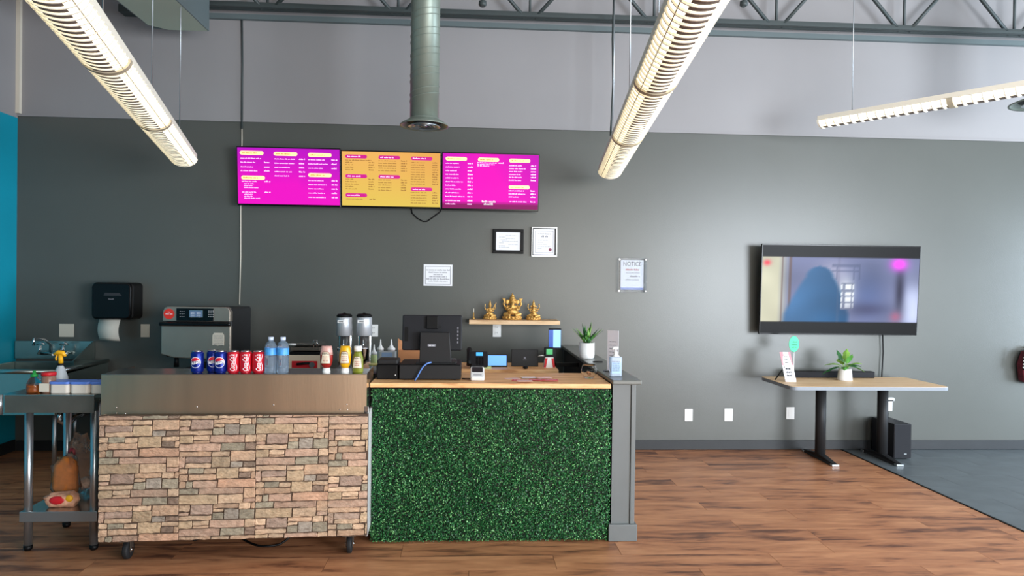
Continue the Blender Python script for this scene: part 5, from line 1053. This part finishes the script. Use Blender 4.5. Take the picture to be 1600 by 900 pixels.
# sink
mat('sink_steel', (170, 186, 182), .22, metal=.95, var=.06, vscale=3)
SX1 = at(145, 550, 6.28).x; sz_t = at(90, 533, 6.28).z; zr = .80
t = thing('utility_sink', (-3.4, 5.9, 0), 'stainless corner sink with drainboard and high backsplash', 'sink')
B('backsplash', 'sink_steel', t, LX+.015, SX1, 6.29, WY-.0005, zr, sz_t, bevel=.004)
bx1 = at(80, 590, 5.45).x
mb = MB(); mb.add([(bx1+.0, 5.6, zr-.03), (SX1, 6.0, zr-.02), (SX1, 6.29, zr-.005), (bx1, 6.29, zr-.01), (bx1, 5.6, zr-.045), (SX1, 6.0, zr-.035), (SX1, 6.29, zr-.02), (bx1, 6.29, zr-.025)], [(0, 1, 2, 3), (7, 6, 5, 4), (0, 4, 5, 1), (1, 5, 6, 2), (2, 6, 7, 3), (3, 7, 4, 0)]); mb.build('drainboard', 'sink_steel', t)
mb = MB(); mb.add([(SX1-.012, 5.99, zr-.03), (SX1, 5.99, zr-.03), (SX1, 6.289, zr-.03), (SX1-.012, 6.289, zr-.03), (SX1-.012, 5.99, zr+.02), (SX1, 5.99, zr+.02), (SX1, 6.289, sz_t-.005), (SX1-.012, 6.289, sz_t-.005)], [(0, 3, 2, 1), (4, 5, 6, 7), (0, 1, 5, 4), (1, 2, 6, 5), (2, 3, 7, 6), (3, 0, 4, 7)]); mb.build('side_splash', 'sink_steel', t)
mb = MB(); yb0 = 5.5; mb.box(LX+.015, bx1, yb0, yb0+.02, zr-.34, zr-.02); mb.box(LX+.015, LX+.035, yb0+.02, 6.28, zr-.34, zr-.02); mb.box(bx1-.02, bx1, yb0+.02, 6.28, zr-.34, zr-.02); mb.box(LX+.035, bx1-.02, 6.26, 6.28, zr-.34, zr-.02); mb.box(LX+.035, bx1-.02, yb0+.02, 6.26, zr-.34, zr-.32); mb.build('basin', 'sink_steel', t, bevel=.004)
mb = MB(); mb.tube([(LX+.015, yb0, zr-.01), (bx1, yb0, zr-.01), (bx1, 6.27, zr-.01)], .018, 10); mb.build('rim', 'sink_steel', t)
for x_, y_ in ((bx1-.03, yb0+.05), (LX+.1, yb0+.05), (bx1-.03, 6.2), (SX1-.1, 6.2)): MB().tube([(x_, y_, .001), (x_, y_, zr-.35 if x_ < bx1 else zr-.035)], .016, 12).build('leg', 'galv', t)
mb = MB(); mb.tube([(bx1-.16, 5.85, zr-.34), (bx1-.16, 5.85, zr-.45), (bx1-.13, 5.9, zr-.5), (bx1-.1, 5.95, zr-.44), (bx1-.1, 6.2, zr-.44)], .02, 12); mb.build('drain_pipe', 'chrome', t)
def F(x, y, Y=6.2): return at(x, y, Y)
f = MB().tube([F(62, 552, 6.24), F(105, 552, 6.24)], .014, 12).build('faucet_body', 'chrome', t)
for x_ in (63, 99): 
    MB().tube([(F(x_, 552, 6.29).x, 6.29, F(x_, 552).z), (F(x_, 552, 6.22).x, 6.2, F(x_, 552).z), (F(x_, 540, 6.2).x, 6.2, F(x_, 540).z)], [.014, .014, .01], 10).build('valve', 'chrome', f)
    MB().tube([F(x_-6, 538), F(x_, 536), F(x_+7, 538)], [.006, .009, .006], 8).build('tap_handle', 'chrome', f)
MB().tube([F(79, 550, 6.22), F(79, 538, 6.18), F(70, 531, 6.1), F(58, 528, 6.0), F(53, 530, 5.95), F(52, 540, 5.95)], [.012, .011, .01, .01, .01, .011], 10).build('spout', 'chrome', f)
# left steel table
TF = 3.95; z1 = at(60, 617, TF).z; xl, xr = at(1, 630, TF).x, -2.035; z0 = at(60, 645, TF).z; TB = 4.46
st = thing('steel_table', (-2.3, 4.2, 0), 'narrow stainless work table beside the stone-fronted cart', 'table')
B('table_top', 'steel', st, xl, xr, TF, TB, z1-.004, z1, bevel=.001); B('front_apron', 'steel_dark', st, xl+.02, xr, TF, TF+.004, z0, z1-.004); B('rear_apron', 'steel_dark', st, xl+.02, xr, TB-.004, TB, z0, z1-.004)
MB().tube([(xl, TF-.002, z0-.01), (xl, TF-.002, z1)], .012, 8).build('rolled_edge', 'galv', st)
LXa, LXb = -2.41, -2.06; shz = at(90, 798, 4.0).z
for x_ in (LXa, LXb):
    for y_ in (4.01, 4.38):
        lg = MB().tube([(x_, y_, .03), (x_, y_, z0+.002)], .021, 16).build('leg', 'galv', st); MB().lathe([(.016, .001), (.022, .01), (.022, .03)], (x_, y_, 0), 14).build('foot', 'black', lg)
B('undershelf', 'steel', st, LXa-.03, LXb+.03, 3.985, 4.42, shz-.006, shz, bevel=.001); B('shelf_edge', 'galv', st, LXa-.03, LXb+.03, 3.98, 3.985, shz-.055, shz, bevel=.001)
# items on the steel table
mat('sauce_orange', (196, 100, 36), .25, trans=.2); mat('green_cap', (30, 140, 60), .4); mat('jar_amber', (170, 130, 110), .2, trans=.4); mat('yellow_plastic', (232, 172, 24), .4)
c = at(48, 616, 4.0); t = thing('sauce_squeeze_bottle', (c.x, 4.03, z1), 'orange sauce bottle with a green nozzle on the steel table', 'bottle'); H_ = (616-583)/1100*4
MB().lathe([(.034, 0), (.038, .006), (.037, .05), (.028, .072), (.016, .085), (.015, .09)], (c.x, 4.03, z1), 24).build('bottle_body', 'clear', t); MB().lathe([(.03, .001), (.0345, .006), (.0335, .042)], (c.x, 4.03, z1+.001), 24).build('sauce', 'sauce_orange', t)
MB().lathe([(.018, .088), (.018, .1), (.009, .104), (.008, .122)], (c.x, 4.03, z1), 20).build('nozzle', 'green_cap', t)
c = at(71, 616, 4.0); t = thing('spice_jar', (c.x, 4.03, z1), 'clear jar with a red lid and white label on the steel table', 'jar')
MB().lathe([(.032, 0), (.035, .006), (.035, .09), (.03, .098)], (c.x, 4.03, z1), 24).build('glass', 'jar_amber', t); MB().lathe([(.037, .095), (.037, .112), (.034, .114)], (c.x, 4.03, z1), 24).build('lid', 'red', t); B('label', 'offwhite', t, c.x-.03, c.x+.022, 3.993, 3.9955, z1+.01, z1+.055)
c = at(91, 610, 4.12); t = thing('spray_bottle', (c.x, 4.14, z1), 'spray bottle with a yellow trigger head on the steel table', 'bottle')
MB().lathe([(.036, 0), (.04, .006), (.038, .07), (.022, .12), (.014, .135), (.014, .14)], (c.x+.0, 4.14, z1), 24).build('bottle_body', 'frosted', t)
MB().lathe([(.017, .138), (.017, .15)], (c.x, 4.14, z1), 16).build('collar', 'black', t)
mb = MB(); M_ = Matrix.Translation((c.x, 4.14, z1)); mb.M = M_; mb.tube([(.002, 0, .15), (-.0, 0, .2)], [.013, .012], 10); mb.tube([(.028, 0, .19), (.012, 0, .208), (-.012, 0, .212), (-.036, 0, .2)], [.006, .014, .013, .008], 12); mb.build('trigger_head', 'yellow_plastic', t)
mb = MB(M_); mb.tube([(-.018, 0, .197), (-.026, 0, .18), (-.022, 0, .165)], .005, 8); mb.build('trigger', 'yellow_plastic', t); mb = MB(M_); mb.tube([(-.034, 0, .2), (-.046, 0, .197)], .006, 8); mb.build('nozzle_tip', 'white', t)
tubp = thing('food_tub', (0, 0, 0), 'x', 'container')
MB().slab(rslab(.100, .1, .018), .001, .052).build('tub', mat('tub_clear', (226, 218, 206), .35, trans=.1), tubp, bevel=.004); MB().slab(rslab(.110, .108, .02), .052, .066).build('lid', mat('lid_blue', (92, 130, 214), .4), tubp, bevel=.003)
for k, (px_, lb) in enumerate(((99, 'blue-lidded food tub nearest the spice jar'), (130.5, 'blue-lidded food tub second from the spice jar'), (162, 'blue-lidded food tub half hidden behind the cart'))):
    c = at(px_, 616, 4.03); o = tubp if k == 0 else dup(tubp, (0, 0, 0)); o.location = (c.x, 4.035, z1); o['label'] = lb; o['group'] = 'blue-lidded tubs on the steel table'
# bread and bags on the lower shelf
mat('bread', (206, 120, 44), .7, var=.2, vscale=30); mat('bag_clear', (245, 245, 245), .12, trans=.96, ior=1.1)
def blob(c, r, seed, amp, n=20, m=14):
    mb = MB(); vs = []; 
    for i in range(m+1):
        for k in range(n):
            th_, ph_ = math.pi*i/m, 2*math.pi*k/n; d_ = Vector((math.sin(th_)*math.cos(ph_), math.sin(th_)*math.sin(ph_), -math.cos(th_))); q_ = 1+amp*noise.noise(d_*2.4+Vector((seed, 0, 0)))
            e_ = Vector([math.copysign(abs(t_)**.7, t_) for t_ in d_]); vs.append((c[0]+e_.x*r[0]*q_, c[1]+e_.y*r[1]*q_, max(shz+.001, c[2]+e_.z*r[2]*q_)))
    mb.add(vs, [(i*n+k, i*n+(k+1) % n, (i+1)*n+(k+1) % n, (i+1)*n+k) for i in range(m) for k in range(n)], True); return mb
c = at(95, 790, 4.06); t = thing('bun_bag', (c.x, 4.07, shz), 'red and yellow bag of buns at the front of the lower shelf', 'bread')
blob((c.x-.0, 4.08, shz+.04), (.085, .05, .04), 1, .25).build('buns', mat('bun_pack', (216, 160, 130), .5, var=.3, vscale=40), t)
MB().ell((c.x-.005, 4.035, shz+.045), (.045, .012, .024), 16, 8).build('red_label', 'red', t); MB().ell((c.x+.055, 4.04, shz+.055), (.022, .012, .02), 12, 6).build('yellow_label', 'yellow_plastic', t)
c = at(107, 750, 4.2); t = thing('bread_loaf', (c.x, 4.2, shz), 'wrapped brown loaf standing behind the bag of buns', 'bread')
blob((c.x-.01, 4.19, shz+.12), (.06, .042, .12), 5, .2).build('loaf', 'bread', t); blob((c.x-.01, 4.19, shz+.125), (.068, .05, .13), 8, .35).build('wrapper', 'bag_clear', t)
c = at(130, 735, 4.3); t = thing('plastic_bag', (c.x, 4.32, shz), 'crumpled clear plastic bag at the back of the lower shelf', 'bag')
blob((c.x-.012, 4.315, shz+.16), (.072, .036, .16), 3, .6, 28, 20).build('film', 'bag_clear', t, smooth_all=False); MB().ell((c.x-.06, 4.29, shz+.25), (.024, .015, .03), 10, 6).build('red_packet', mat('packet_red', (150, 30, 44), .5), t)
blob((c.x+.02, 4.3, shz+.07), (.035, .04, .03), 9, .3).build('contents', mat('contents', (200, 170, 150), .6, var=.4, vscale=40), t)

for o in list(bpy.data.objects):
    if o.type == 'MESH' and len(o.data.polygons) == 0: print('EMPTY MESH', o.name)
